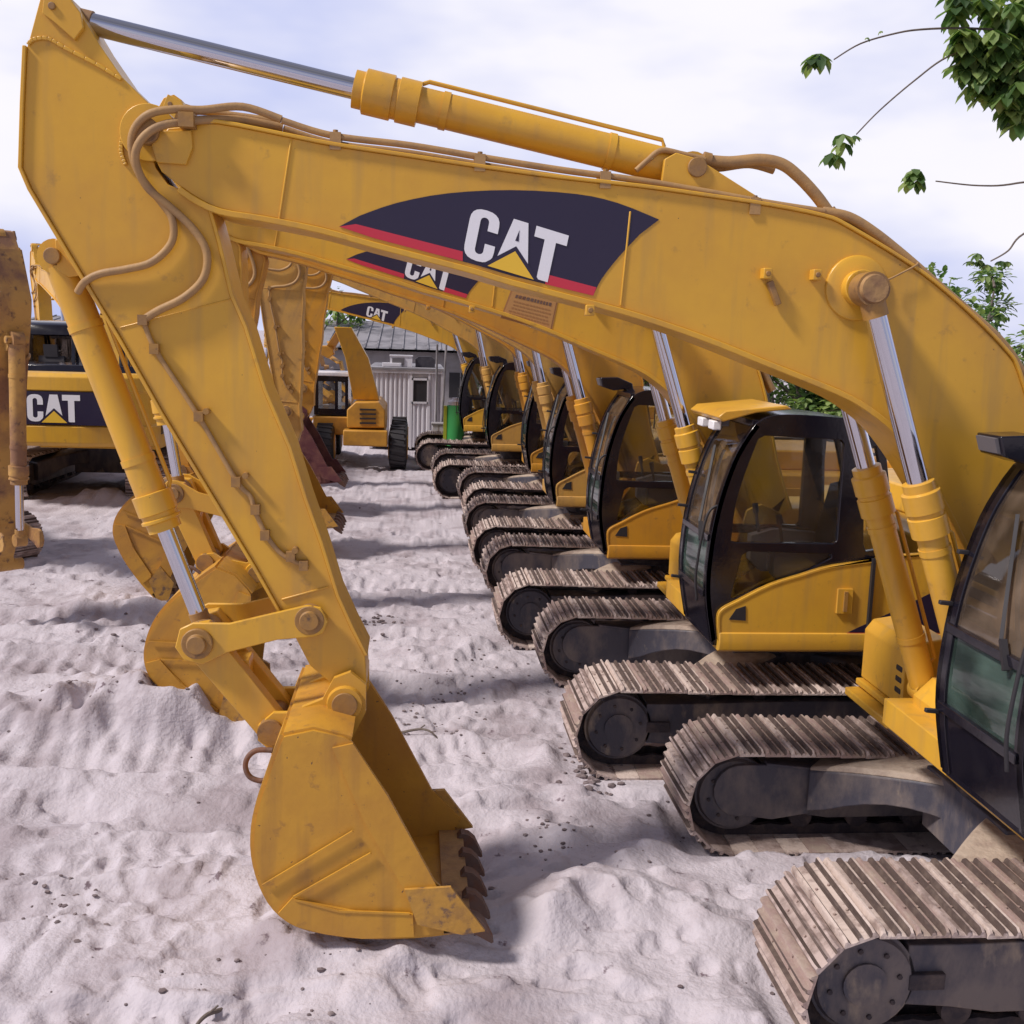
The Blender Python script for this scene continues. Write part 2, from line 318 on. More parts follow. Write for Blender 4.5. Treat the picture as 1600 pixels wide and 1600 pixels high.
def chain_mesh(yc):
    b = MB(); tot = 4*1.84+2*math.pi*.375; n = 104
    for sy in (-.085, .085):
        ro, ri = [], []
        for k in range(n):
            (cx, cz), a = track_path((k+.5)*tot/n); nxv, nzv = math.sin(a), -math.cos(a)
            ro.append((cx-nxv*.014, cz-nzv*.014)); ri.append((cx-nxv*(.10 if k % 2 else .085), cz-nzv*(.10 if k % 2 else .085)))
        y0, y1 = yc+sy-.022, yc+sy+.022; i = b.mi(M['chain'])
        V = [[b.bm.verts.new((p_[0], y, p_[1])) for p_ in lst] for lst, y in ((ro, y0), (ro, y1), (ri, y1), (ri, y0))]
        for A_, B_ in zip(V, V[1:]+V[:1]):
            for k in range(n): b.face((A_[k], A_[(k+1) % n], B_[(k+1) % n], B_[k]), i)
    return b.mesh('track_chain')
UND = {}
def undercarriage():
    for side, yc in (('n', -1.19), ('f', 1.19)):
        UND['shoes'+side] = track_mesh(yc, .79); UND['chain'+side] = chain_mesh(yc)
        sg = 1 if side == 'n' else -1                                  # +1: outer face towards -Y
        b = MB(); b.lathe((-1.84, yc-.20, .405), (0, 1, 0), [(0, .20), (.0, .255), (.03, .27), (.03, .285), (.12, .285), (.12, .25), (.28, .25), (.28, .285), (.37, .285), (.37, .27), (.40, .255), (.40, .2)], M['frame'], 32)
        b.lathe((-1.84, yc-.215, .405), (0, 1, 0), [(0, .09), (0, .12), (.43, .12), (.43, .09)], M['frame'], 20)
        for k in range(8):
            a = k*math.pi/4+.2; b.cyl((-1.84+.19*math.cos(a), yc-.212, .405+.19*math.sin(a)), (-1.84+.19*math.cos(a), yc+.212, .405+.19*math.sin(a)), .014, M['chain'], 8)
        UND['idler'+side] = b.mesh('idler')
        b = MB(); rings = []
        for h_, rr in ((-.06, .24), (-.06, .31), (.06, .31), (.06, .24)):
            rings.append([(1.84+(rr+(.02 if k % 2 else -.015)*(rr > .3))*math.cos(2*math.pi*k/42), yc+h_, .405+(rr+(.02 if k % 2 else -.015)*(rr > .3))*math.sin(2*math.pi*k/42)) for k in range(42)])
        b.loft(rings, M['chain'], smooth=False); b.lathe((1.84, yc-sg*.05, .405), (0, -sg, 0), [(0, .2), (.12, .2), (.2, .19), (.26, .16), (.28, .1)], M['yellow_dull'], 26)
        UND['sprocket'+side] = b.mesh('sprocket')
        b = MB()
        fr = sp2([(-1.60, .60), (-1.2, .60), (-.4, .62), (.5, .62), (1.3, .60), (1.52, .52)], 3)+[(1.5, .30), (1.2, .22), (-1.1, .20), (-1.35, .24), (-1.60, .26)]
        b.prism(fr, yc-.17, yc+.17, M['frame'])
        # rounded idler guard plate on the inner face
        gp = [(-1.22, .60), (-1.62, .645)]+[(-1.80+.20*math.cos(a), .445+.20*math.sin(a)) for a in [R(85+18*k) for k in range(12)]]+[(-1.55, .22), (-1.30, .26), (-1.22, .29)]
        yi = yc-sg*(-.215); b.prism(gp, yi-.02, yi+.02, M['frame'])
        b.ribbon([(-1.62, .645), (-1.22, .60)], .02, yi-.035, yi+.035, M['frame'])
        b.box((-1.24, yi-.05, .30), (-1.17, yi+.035, .64), M['frame'])
        b.prism([(-1.6, .36), (-1.6, .45), (-1.4, .45), (-1.4, .36)], yc-.205, yc+.205, M['chain'])
        UND['frame'+side] = b.mesh('track_frame')
        b = MB(); b.lathe((0, yc-.16, .205), (0, 1, 0), [(0, .05), (0, .085), (.06, .085), (.06, .07), (.26, .07), (.26, .085), (.32, .085), (.32, .05)], M['chain'], 16); UND['roller'+side] = b.mesh('roller')
        b = MB(); b.cyl((0, yc-.13, .66), (0, yc+.13, .66), .055, M['chain'], 14); UND['carrier'+side] = b.mesh('carrier_roller')
    b = MB()
    # X shaped lower frame with arched legs to both track frames
    for sx in (-1, 1):
        for sy in (-1, 1):
            rings = []
            for k in range(9):
                t = k/8; cx = sx*(.25+.92*t**.9); cy = sy*(.30+.78*t); zt = .80-.17*t**1.6; zb = .50+.07*math.sin(math.pi*min(1,t*1.15))-.20*t**2.2
                d = Vector((sx*.92, sy*.78, 0)).normalized(); n_ = Vector((-d.y, d.x, 0)); wd = .26-.05*t
                rings.append([Vector((cx, cy, 0))+n_*a*wd+Vector((0, 0, z_)) for a, z_ in ((-1, zb), (1, zb), (1, zt-.02), (.9, zt), (-.9, zt), (-1, zt-.02))])
            b.loft(rings, M['frame'], smooth=True)
            if sx < 0: b.loft([[v+Vector((0, 0, dz)) for v in (r_[4], r_[3])]+[r_[2]*1.0+Vector((0, 0, .006)), r_[5]*1.0+Vector((0, 0, .006))] for r_, dz in zip(rings[1:], (.012, .02, .028, .03, .026, .03, .02, .01))], M['mud'], smooth=True)
    b.box((-.62, -.52, .38), (.62, .52, .82), M['frame']); UND['xframe'] = b.mesh('lower_frame')
    b = MB(); b.lathe((0, 0, .82), (0, 0, 1), [(0, .55), (0, .62), (.06, .62), (.06, .66), (.16, .66), (.16, .6), (.28, .6), (.28, .5)], M['chain'], 40); UND['ring'] = b.mesh('slew_ring')
undercarriage()
def inst(name, me, parent, loc=(0, 0, 0), ry=0.0, bevel=0.0):
    o = bpy.data.objects.new(name, me); COL.objects.link(o); o.location = loc; o.rotation_euler = (0, ry, 0); o.parent = parent
    if bevel:
        b = o.modifiers.new('bevel', 'BEVEL'); b.width = bevel; b.segments = 2; b.limit_method = 'ANGLE'; b.angle_limit = R(35)
    return o
def add_under(root, dx=0.0, dz=0.0):
    n0 = len(root.children)
    for sd in 'nf':
        tr = inst('track', UND['shoes'+sd], root); inst('track_chain', UND['chain'+sd], tr)
        fr = inst('track_frame', UND['frame'+sd], root, bevel=.006); inst('idler', UND['idler'+sd], fr); inst('sprocket', UND['sprocket'+sd], fr); 
        for x in np.linspace(-1.3, 1.3, 7): inst('roller', UND['roller'+sd], fr, (x, 0, 0))
        for x in (-.62, .62): inst('carrier_roller', UND['carrier'+sd], fr, (x, 0, 0))
    inst('lower_frame', UND['xframe'], root, bevel=.01); inst('slew_ring', UND['ring'], root)
    for c in list(root.children)[n0:]: c.location.x += dx; c.location.z += dz

# ------------------------------------------------------------------ house and cab (traced from the second machine at its cab side plane)
CX, CY = 3.50, 10.0
def C(px, py, Y=8.53): x, z = U(px, py, Y); return (x-CX, z)
cab_out = sp2([C(1112, 1005), C(1103, 930), C(1108, 860), C(1122, 790), C(1146, 720), C(1170, 678)], 4)+sp2([C(1182, 662), C(1206, 650), C(1250, 648), C(1340, 656), C(1372, 668)], 3)+[C(1385, 700), C(1395, 800), C(1392, 868), C(1330, 880), C(1250, 910)]
win_up = sp2([C(1143, 846), C(1150, 790), C(1165, 740), C(1186, 686)], 3)+[C(1196, 681), C(1316, 688), C(1321, 694), C(1309, 845), C(1303, 850), C(1150, 848)]
win_lo = [C(1142, 935), C(1160, 868), C(1170, 862), C(1300, 866), C(1300, 872), C(1250, 900), C(1190, 918), C(1150, 936)]
win_rr = [C(1350, 850), C(1352, 740), C(1356, 700), C(1370, 698), C(1384, 770), C(1388, 850), C(1380, 858), C(1354, 862)]
panel = sp2([C(1121, 1000), C(1119, 965), C(1126, 950), C(1150, 937), C(1200, 912), C(1250, 896), C(1300, 882), C(1390, 871)], 3)
ztop = panel[-1][1]; panel = panel+[(.35, ztop+.02), (.95, ztop+.06), (2.55, ztop+.06), (2.55, 1.24), (panel[0][0], 1.24)]
cfront = [p for p in cab_out[:24]]
HS = {}
def house():
    YN, YF = -1.46, -.52
    b = MB()
    for y0, y1 in ((YN, YN+.06), (YF-.06, YF)): b.prism(cab_out, y0, y1, M['black'], holes=[win_up, win_lo, win_rr])
    nf = 21
    roof = [p for p in cab_out if p[1] > cab_out[0][1]+1.0]
    # roof and rear shell
    rf = cab_out[22:]; 
    b.ribbon(cab_out[21:-4], -.05, YN+.06, YF-.06, M['black'])
    b.ribbon(cab_out[:22], -.045, YN, YN+.085, M['black']); b.ribbon(cab_out[:22], -.045, YF-.11, YF, M['black'])
    # front cross bars
    b.ribbon([(p[0]+.012, p[1]) for p in cab_out[0:5]], -.03, YN+.06, YF-.06, M['black'])
    for i in (4, 9, 21):
        p = cab_out[i]; q_ = cab_out[min(i+1, len(cab_out)-1)]; d = Vector((q_[0]-p[0], 0, q_[1]-p[1])).normalized()*.03
        b.bar((p[0]+.012, YN+.05, p[1]), (p[0]+.012, YF-.05, p[1]), .05, .055, M['black'])
    b.box((cab_out[0][0]+.01, YN+.01, 1.12), (cab_out[0][0]+.16, YF, cab_out[0][1]+.02), M['black'])
    b.box((-1.0, YN+.06, 1.24), (.45, YF-.06, 1.32), M['black'])
    # grab rail, mirror stub, hinges, wiper
    b.tube([(cab_out[5][0]-.06, YN+.02, 1.5), (cab_out[8][0]-.09, YN+.02, 1.75), (cab_out[12][0]-.08, YN+.02, 2.2), (cab_out[13][0]+.0, YN+.02, 2.3)], .012, M['rubber'], 8)
    for z in (1.5, 2.15, 2.45):
        p = min(cab_out[:22], key=lambda c: abs(c[1]-z)); b.bar((p[0]-.07, YF-.03, z+.01), (p[0]+.03, YF-.03, z), .03, .025, M['rubber'])
    HS['cab'] = b.mesh('cab')
    b = MB(); b.bar((cab_out[10][0]-.03, YN+.3, cab_out[10][1]), (cab_out[17][0]-.03, YN+.55, cab_out[17][1]), .02, .02, M['rubber']); b.bar((cab_out[10][0]-.02, YN+.3, cab_out[10][1]), (cab_out[9][0]-.02, YN+.22, cab_out[9][1]-.05), .035, .03, M['rubber']); HS['wiper'] = b.mesh('wiper')
    for k, w_ in enumerate((win_up, win_lo, win_rr)):
        b = MB(); b.prism(w_, YN+.028, YN+.034, M['glass']); HS['sgl%d' % k] = b.mesh('side_window')
        b = MB(); b.prism(w_, YF-.034, YF-.028, M['glass']); HS['sglf%d' % k] = b.mesh('side_window')
    b = MB(); b.ribbon([(p[0]+.02, p[1]) for p in cab_out[9:22]], -.006, YN+.07, YF-.07, M['glassw']); HS['wind'] = b.mesh('windscreen')
    b = MB(); b.ribbon([(p[0]+.02, p[1]) for p in cab_out[4:10]], -.006, YN+.07, YF-.07, M['glassg']); HS['windl'] = b.mesh('lower_windscreen')
    b = MB()                                                          # seat
    b.box((-.35, -1.2, 1.62), (.12, -.74, 1.76), M['glassd']); b.prism([(.02, 1.72), (.12, 1.72), (.27, 2.35), (.24, 2.42), (.17, 2.40)], -1.2, -.76, M['glassd']); b.prism([(.20, 2.40), (.28, 2.40), (.31, 2.62), (.24, 2.62)], -1.1, -.86, M['glassd'])
    b.box((-.2, -1.15, 1.32), (.05, -.8, 1.62), M['grey']); HS['seat'] = b.mesh('seat')
    b = MB()
    for y in (-1.32, -.68): b.prism([(-.5, 1.7), (-.5, 1.92), (-.3, 1.98), (.1, 1.95), (.1, 1.6), (-.4, 1.6)], y-.06, y+.06, M['grey']); b.cyl((-.42, y, 1.95), (-.46, y, 2.14), .015, M['rubber'], 8); b.cyl((-.455, y, 2.12), (-.47, y, 2.2), .026, M['rubber'], 10)
    b.box((-.9, -.70, 1.32), (-.72, -.60, 2.0), M['grey']); HS['console'] = b.mesh('console')
    # side panel with the curved top
    b = MB(); b.prism(panel, -1.505, -1.462, M['yellow']); b.ribbon(panel[:24], -.022, -1.512, -1.468, M['yellow'])
    HS['panel'] = b.mesh('side_panel')
    b = MB(); x0, z0 = C(1306, 918); x1_, z1 = C(1326, 956)
    b.box((x0, -1.53, z1), (x1_, -1.5, z0), M['yellow']); b.box((x0+.05, -1.545, z1+.02), (x0+.08, -1.525, z0-.02), M['yellow_dull']); HS['latch'] = b.mesh('latch')
    b = MB(); b.prism([C(1137, 966), C(1163, 968), C(1163, 945), C(1148, 950)], -1.512, -1.506, M['rubber']); HS['vent'] = b.mesh('vent'); b = MB()
    vx = C(1318, 880)[0]; b.box((vx+.22, -1.545, 1.08), (vx+.245, -1.506, ztop), M['rubber']); HS['seam'] = b.mesh('door_seam')
    b = MB(); a, c_ = C(1322, 986), C(1400, 950); b.prism([a, (a[0]+1.7, a[1]), (a[0]+1.7, a[1]+.42), (c_[0]+.35, c_[1]+.18), c_], -1.510, -1.507, M['navy'])
    b.prism([(a[0], a[1]-.005), (a[0]+1.7, a[1]-.005), (a[0]+1.7, a[1]-.045), (a[0]-.1, a[1]-.045)], -1.511, -1.5075, M['red']); HS['stripe'] = b.mesh('decal_stripe')
    # platform skirt (rounded)
    b = MB(); sk = [(-1.49, 1.08), (-1.52, 1.10), (-1.53, 1.17), (-1.515, 1.245), (-1.4, 1.26)]
    b.loft([[(x, y, z) for y, z in sk] + [(x, .4, 1.26), (x, .4, 1.08)] for x in (C(1121, 1000)[0], 2.5)], M['yellow'], smooth=False)
    b.prism([(-.55, 1.02), (-.55, 1.25), (2.5, 1.25), (2.5, 1.02)], -.45, 1.40, M['yellow'])
    # boom foot brackets
    for y in (-.30, .27): b.prism([(-.62, 1.22), (-.66, 1.45), (-.6, 1.6), (-.5, 1.75), (-.42, 2.08), (-.28, 2.14), (-.1, 2.06), (.4, 1.25)], y, y+.035, M['yellow'])
    HS['platform'] = b.mesh('platform')
    b = MB()                                                          # engine housing + right side tanks and steps
    b.prism([(.75, 1.26), (.75, 2.02), (.85, 2.1), (2.5, 2.1), (2.5, 1.26)], -1.45, 1.44, M['yellow']); b.box((.5, -.50, 1.26), (.76, .5, 1.9), M['yellow'])
    b.prism([(1.0, 2.102), (1.05, 2.34), (2.3, 2.34), (2.4, 2.102)], -1.0, 1.1, M['yellow'])
    b.prism([(-.05, 1.26), (-.05, 1.9), (.05, 1.97), (.76, 1.97), (.76, 1.26)], .55, 1.44, M['yellow'])
    HS['hood'] = b.mesh('engine_housing')
    b = MB(); b.prism([(-.72, 1.10), (-.72, 1.48), (-.66, 1.56), (-.42, 1.60), (-.42, 1.10)], .66, 1.36, M['yellow']); b.prism([(-.84, .96), (-.84, 1.02), (-.45, 1.04), (-.45, .96)], .60, 1.36, M['yellow']); b.prism([(-.76, 1.045), (-.76, 1.095), (-.50, 1.095), (-.50, 1.045)], .62, 1.36, M['yellow'])
    for z in (1.18, 1.26, 1.34): b.box((-.726, .68, z), (-.70, .78, z+.045), M['rubber'])
    HS['toolbox'] = b.mesh('toolbox')
    b = MB(); o = [(2.5, -1.46), (2.62, -1.46), (2.85, -1.36), (3.05, -.95), (3.12, -.4), (3.12, .4), (3.05, .95), (2.85, 1.36), (2.62, 1.46), (2.5, 1.46)]
    def cwr(z, k): return [(2.5+(x-2.5)*k, y*(1 if k > .95 else .99), z) for x, y in o]
    b.loft([cwr(1.10, .9), cwr(1.16, 1), cwr(1.42, 1.02), cwr(1.44, .94), cwr(1.95, .94), cwr(1.97, 1.02), cwr(2.18, 1), cwr(2.24, .9)], M['yellow'], smooth=False); HS['cw'] = b.mesh('counterweight', 30)
    b = MB(); sc = .42
    def LX_(pl, xx, m): b.loft([[(x_, -.40+u*sc*1.15, 1.49+v*sc) for u, v in pl] for x_ in (xx, xx+.004)], m, smooth=False)
    # black panel follows the flat rear face (thin, proud)
    b.loft([[(x_, y, z) for y, z in ((-1.05, 1.445), (1.05, 1.445), (1.05, 1.955), (-1.05, 1.955))] for x_ in (3.10, 3.135)], M['navy'], smooth=False)
    for pl in LETTERS: LX_(pl, 3.136, M['white'])
    LX_(TRI_O, 3.141, M['navy']); LX_(TRI, 3.146, M['decaly'])
    HS['cwlogo'] = b.mesh('decal')
    b = MB(); b.cyl((1.5, .6, 2.34), (1.5, .6, 2.75), .05, M['rubber'], 16); b.cyl((1.5, .6, 2.74), (1.42, .6, 2.84), .05, M['rubber'], 16); HS['exhaust'] = b.mesh('exhaust')
    b = MB(); 
    for y in (-1.2, .9): b.tube([(1.0, y, 2.1), (1.0, y, 2.5), (2.2, y, 2.5), (2.2, y, 2.1)], .018, M['rubber'], 8, sm=False)
    HS['rail'] = b.mesh('handrail')
def rnd(pts):
    """points with a corner radius: (x, y, r)"""
    out = []; n = len(pts)
    for k in range(n):
        p, a, c = Vector(pts[k][:2]), Vector(pts[k-1][:2]), Vector(pts[(k+1) % n][:2]); r = pts[k][2]
        if not r: out.append(tuple(p)); continue
        p0 = p+(a-p).normalized()*r; p1 = p+(c-p).normalized()*r
        for t in (0, .2, .4, .6, .8, 1): out.append(tuple(p0*(1-t)**2+p*2*t*(1-t)+p1*t*t))
    return out
LC = rnd([(.5, .37, 0), (.5, 0, .24), (0, 0, .24), (0, 1, .24), (.5, 1, .24), (.5, .62, 0), (.325, .62, 0), (.325, .86, .09), (.18, .86, .09), (.18, .14, .09), (.325, .14, .09), (.325, .37, 0)])
LA = [(.53, 0), (.71, 1), (.96, 1), (1.13, 0), (.95, 0), (.925, .2), (.74, .2), (.715, 0)]
LT = [(1.10, 1), (1.66, 1), (1.66, .79), (1.475, .79), (1.475, 0), (1.28, 0), (1.28, .79), (1.10, .79)]
LETTERS = [LC, LA, LT]; TRI_O = [(.34, -.03), (.84, .50), (1.34, -.03)]; TRI = [(.44, -.03), (.84, .40), (1.24, -.03)]; ACUT = [(.805, .60), (.865, .60), (.838, .82)]
house()

# ------------------------------------------------------------------ arm (traced from the nearest machine)
def W(px, py, Y=6.21): x, z = U(px, py, Y); return (x-X1, z)
FOOT = (-.28, 1.98)                       # boom foot pin, machine space
NOSE = W(245, 217, 6.42)                  # boom-stick pin
TIP = W(543, 1077, 6.42)                  # stick-bucket pin
LB = math.hypot(NOSE[0]-FOOT[0], NOSE[1]-FOOT[1]); LS = math.hypot(NOSE[0]-TIP[0], NOSE[1]-TIP[1])
AB0 = math.atan2(NOSE[1]-FOOT[1], NOSE[0]-FOOT[0]); AS0 = math.atan2(TIP[1]-NOSE[1], TIP[0]-NOSE[0])
def rel(p, o): return (p[0]-o[0], p[1]-o[1])
def rot(p, a): c, s_ = math.cos(a), math.sin(a); return (p[0]*c-p[1]*s_, p[0]*s_+p[1]*c)
ARM = {}
def B(px, py, Y=6.21): return rel(W(px, py, Y), FOOT)
def S(px, py, Y=6.24): return rel(W(px, py, Y), NOSE)
def K(px, py, Y=5.80): return rel(W(px, py, Y), TIP)
cyl_top_pin = B(1358, 452, 6.05); stick_base_pin = B(1078, 268, 6.42); stick_cyl_pin = S(100, 27, 6.42); bcyl_base = S(92, 402, 6.42)
link_s = S(484, 968, 6.2); bpin2 = K(424, 1140, 6.2); j0 = W(310, 1003, 6.2)
LA_ = math.hypot(*rel(rel(j0, NOSE), link_s)); LB_ = math.hypot(*rel(rel(j0, TIP), bpin2))
BCB = rel(W(1532, 1140, 6.05), (0, 0))    # boom cylinder base, machine space
def arm_meshes():
    top = sp2([B(300, 196), B(340, 193), B(440, 212), B(520, 228), B(640, 246), B(760, 264), B(880, 280), B(1000, 293), B(1100, 307), B(1200, 322), B(1285, 339), B(1325, 356), B(1420, 414), B(1480, 460), B(1530, 506), B(1570, 548), B(1590, 580), B(1618, 680), B(1640, 820), B(1672, 940)], 3)
    bot = sp2([B(252, 268), B(300, 304), B(345, 326), B(410, 337), B(500, 355), B(584, 378), B(687, 405), B(744, 420), B(800, 437), B(920, 468), B(1000, 490), B(1100, 524), B(1200, 564), B(1309, 608), B(1356, 634), B(1400, 670), B(1440, 722), B(1480, 790), B(1530, 890), B(1590, 1010), B(1630, 1050)], 3)
    b = MB(); nose = [B(244, 252), B(240, 225), B(262, 200)]
    foot = [(.10, -.10), (.16, .0), (.13, .10)]
    out = top+foot+bot[::-1]+nose; b.prism(out, -.205, .205, M['yellow'])
    b.ribbon(bot[2:], -.034, -.235, .235, M['yellow']); b.ribbon(top[1:], .020, -.225, .225, M['yellow'])
    # weld seams, pin boss, bracket for the stick cylinder
    b.bar((*[B(455, 218)[0]], -.207, B(455, 218)[1]), (B(436, 345)[0], -.207, B(436, 345)[1]), .012, .012, M['yellow'], up=(0, 1, 0))
    b.bar((B(985, 330)[0], -.207, B(985, 330)[1]), (B(970, 478)[0], -.207, B(970, 478)[1]), .012, .012, M['yellow'], up=(0, 1, 0))
    cx, cz = B(1338, 450); b.lathe((cx, .235, cz), (0, -1, 0), [(0, .16), (.012, .185), (.458, .185), (.47, .16)], M['yellow'], 32)
    b.lathe((cx, .30, cz), (0, -1, 0), [(0, .1), (.6, .1)], M['yellow'], 28)
    bp = [B(1035, 300), B(1042, 246), B(1060, 236), B(1095, 246), B(1180, 300), B(1230, 330), B(1160, 325)]
    for y in (-.16, .12): b.prism(bp, y, y+.04, M['yellow'])
    b.lathe((*[stick_base_pin[0]], -.18, stick_base_pin[1]), (0, 1, 0), [(0, .055), (.36, .055)], M['yellow_dull'], 20)
    # nose ears and pin
    for y in (-.235, .205): b.prism([B(246, 255), B(238, 228), B(250, 205), B(300, 205), B(302, 232), B(292, 258)], y, y+.03, M['yellow'])
    nx_, nz_ = rel(NOSE, FOOT); b.lathe((nx_, -.27, nz_), (0, 1, 0), [(0, .04), (0, .07), (.54, .07), (.54, .04)], M['yellow_dull'], 22)
    for px, py in ((1195, 428), (1272, 430), (920, 485)):
        x, z = B(px, py); b.box((x-.025, -.27, z-.03), (x+.025, -.2, z+.03), M['yellow']); b.cyl((x, -.27, z), (x, -.28, z), .016, M['yellow_dull'], 10)
    x, z = B(1200, 440); b.bar((x, -.235, z), (x+.06, -.235, z-.13), .035, .04, M['yellow_dull'], up=(0, 1, 0))
    ARM['boom'] = b.mesh('boom')
    # pipes and clamps along the boom top
    b = MB()
    pl = [(440, 187), (520, 211), (640, 226), (760, 246), (880, 265), (1000, 281), (1100, 298), (1200, 316), (1290, 330)]
    b.tube([(B(x, y)[0], -.19, B(x, y)[1]) for x, y in pl], .019, M['hose'], 10)
    b.tube([(B(x, y+9)[0], -.12, B(x, y+9)[1]) for x, y in pl], .019, M['hose'], 10)
    b.tube([(B(x, y+4)[0], .10, B(x, y+4)[1]) for x, y in pl], .019, M['hose'], 8)
    for px, py in ((524, 216), (750, 250), (946, 277), (1180, 318)):
        x, z = B(px, py); b.box((x-.03, -.22, z-.06), (x+.03, -.08, z+.032), M['hose']); b.cyl((x, -.2, z+.03), (x, -.2, z+.045), .014, M['yellow_dull'], 8)
    ARM['pipes'] = b.mesh('pipes')
    b = MB(); H = lambda pts, y, r, dy=0: b.tube([(B(px, py)[0], y+dy*k/len(pts), B(px, py)[1]) for k, (px, py) in enumerate(pts)], r, M['hose'], 12)
    H([(1000, 262), (1018, 246), (1040, 230), (1075, 236), (1110, 244)], -.10, .016)
    H([(1105, 243), (1150, 247), (1200, 243), (1235, 250), (1262, 270), (1290, 300), (1312, 330), (1330, 352)], -.06, .034)
    H([(1090, 252), (1140, 252), (1190, 246), (1230, 256)], .02, .026)
    H([(1290, 330), (1330, 338), (1370, 362), (1420, 402), (1470, 446), (1530, 498), (1570, 536), (1600, 580), (1640, 660)], -.17, .030)
    H([(1290, 336), (1335, 348), (1380, 376), (1440, 426), (1500, 474), (1560, 530), (1600, 584), (1640, 664)], -.10, .030)
    H([(1320, 334), (1360, 352), (1410, 388), (1465, 432), (1520, 482), (1575, 534), (1610, 584)], .0, .034)
    for px, py in ((1420, 408), (1566, 540)): x, z = B(px, py); b.bar((x-.06, -.2, z-.03), (x+.03, .06, z+.06), .03, .02, M['yellow_dull'])
    x, z = B(1440, 416); x2, z2 = B(1380, 438); b.tube([(x, -.15, z+.03), (x-.05, -.235, z), (x2+.05, -.24, z2+.02), (x2, -.26, z2)], .006, M['hose'], 6)
    for px, py in ((1108, 243), (1308, 326)): x, z = B(px, py); x2, z2 = B(px+12, py+(3 if px < 1200 else 16)); b.cyl((x, -.07, z), (x2, -.07, z2), .045, M['yellow_dull'], 12)
    ARM['hoses'] = b.mesh('hydraulic_hoses')
    # decal
    b = MB(); fan = [B(530, 354)]+sp2([B(562, 337), B(620, 317), B(700, 302), B(800, 297), B(900, 303), B(965, 317), B(1030, 343)], 3)+sp2([B(1000, 366), B(968, 400), B(940, 436), B(927, 462)], 3)+[B(800, 431), B(744, 414), B(687, 399), B(584, 372)]
    b.prism(fan, -.2085, -.207, M['navy'])
    b.prism([B(530, 354), B(556, 350), B(723, 393), B(723, 408), B(687, 399), B(584, 372)], -.2105, -.209, M['red']); b.prism([B(852, 428), B(932, 449), B(927, 462), B(852, 444)], -.2105, -.209, M['red'])
    o_, e_, v_ = Vector(B(722, 401)), Vector(B(872, 446)), Vector(B(738, 322))
    du = (e_-o_)/1.66; dv = (v_-o_)
    F = lambda pl_: [tuple(o_+du*u+dv*v) for u, v in pl_]
    for l_ in LETTERS: b.prism(F(l_), -.2125, -.211, M['white'])
    b.prism(F(ACUT), -.2140, -.213, M['navy']); b.prism(F(TRI_O), -.2140, -.213, M['navy']); b.prism(F(TRI), -.2155, -.2145, M['decaly'])
    ARM['decal'] = b.mesh('decal')
    # stick
    b = MB()
    left = [S(62, -2), S(45, 62), S(42, 72), S(38, 161), S(35, 262), S(49, 294), S(130, 430), S(187, 524), S(256, 646), S(337, 780), S(403, 890), S(445, 965)]
    lowl = [S(484, 1040), S(517, 1068), S(520, 1090)]
    tip = [S(545, 1112), S(568, 1098), S(573, 1069)]
    right = [S(570, 1025), S(549, 984), S(525, 931), S(500, 850), S(475, 780), S(450, 699), S(412, 611), S(381, 511), S(359, 461), S(340, 380), S(326, 330), S(300, 302), S(262, 288), S(243, 262), S(234, 235), S(238, 205), S(250, 186), S(243, 172)]
    topr = [S(190, 120), S(150, 62), S(130, 28), S(108, -6), S(85, -16)]
    out = left+lowl+tip+right+topr
    b.prism(out, -.175, .175, M['yellow'])
    b.ribbon(left[1:], .0, -.19, .19, M['yellow']) if False else b.ribbon(left[2:], -.02, -.195, .195, M['yellow'])
    b.ribbon([right[k] for k in range(0, 12)], -.02, -.19, .19, M['yellow'])
    def wb(p, q_, w_=.012, pr=.008): b.bar((*[p[0]], -.176, p[1]), (q_[0], -.176, q_[1]), w_, pr*2, M['yellow'], up=(0, 1, 0))
    rid = sp2([S(44, 70), S(52, 62), S(75, 60), S(100, 74), S(150, 100), S(190, 124)], 3)
    for p, q_ in zip(rid[:-1], rid[1:]): wb(p, q_, .02, .014)
    arc = sp2([S(224, 166), S(204, 188), S(192, 215), S(190, 238), S(197, 258)], 4)
    for p, q_ in zip(arc[:-1], arc[1:]): wb(p, q_, .022, .02)
    wb(S(440, 937), S(513, 917)); wb(S(187, 512), S(365, 466), .008, .004)
    for y in (-.205, .175): b.prism([S(72, -12), S(68, 22), S(84, 34), S(118, 64), S(132, 45), S(128, 22), S(108, -4)], y, y+.03, M['yellow'])
    x, z = S(84, 12); b.cyl((x, -.205, z), (x, -.22, z), .02, M['yellow_dull'], 10)
    # bucket cylinder bracket
    for y in (-.10, .07): b.prism([S(78, 372), S(82, 420), S(100, 432), S(128, 428), S(110, 396), S(95, 372)], y, y+.03, M['yellow'])
    b.lathe((bcyl_base[0], -.13, bcyl_base[1]), (0, 1, 0), [(0, .045), (.26, .045)], M['yellow_dull'], 18)
    lx, lz = link_s; b.lathe((lx, -.27, lz), (0, 1, 0), [(0, .03), (0, .055), (.02, .055), (.02, .085), (.52, .085), (.52, .055), (.54, .055)], M['yellow_dull'], 24)
    tx, tz = rel(TIP, NOSE); b.lathe((tx, -.30, tz), (0, 1, 0), [(0, .05), (0, .075), (.60, .075), (.60, .05)], M['yellow_dull'], 24)
    b.lathe((0, -.20, 0), (0, 1, 0), [(0, .12), (0, .15), (.4, .15), (.4, .12)], M['yellow'], 28)
    ARM['stick'] = b.mesh('stick')
    b = MB(); T = lambda pts, y, r: b.tube([(S(px, py)[0], yy, S(px, py)[1]) for (px, py), yy in zip(pts, y if isinstance(y, list) else [y]*len(pts))], r, M['hose'], 12)
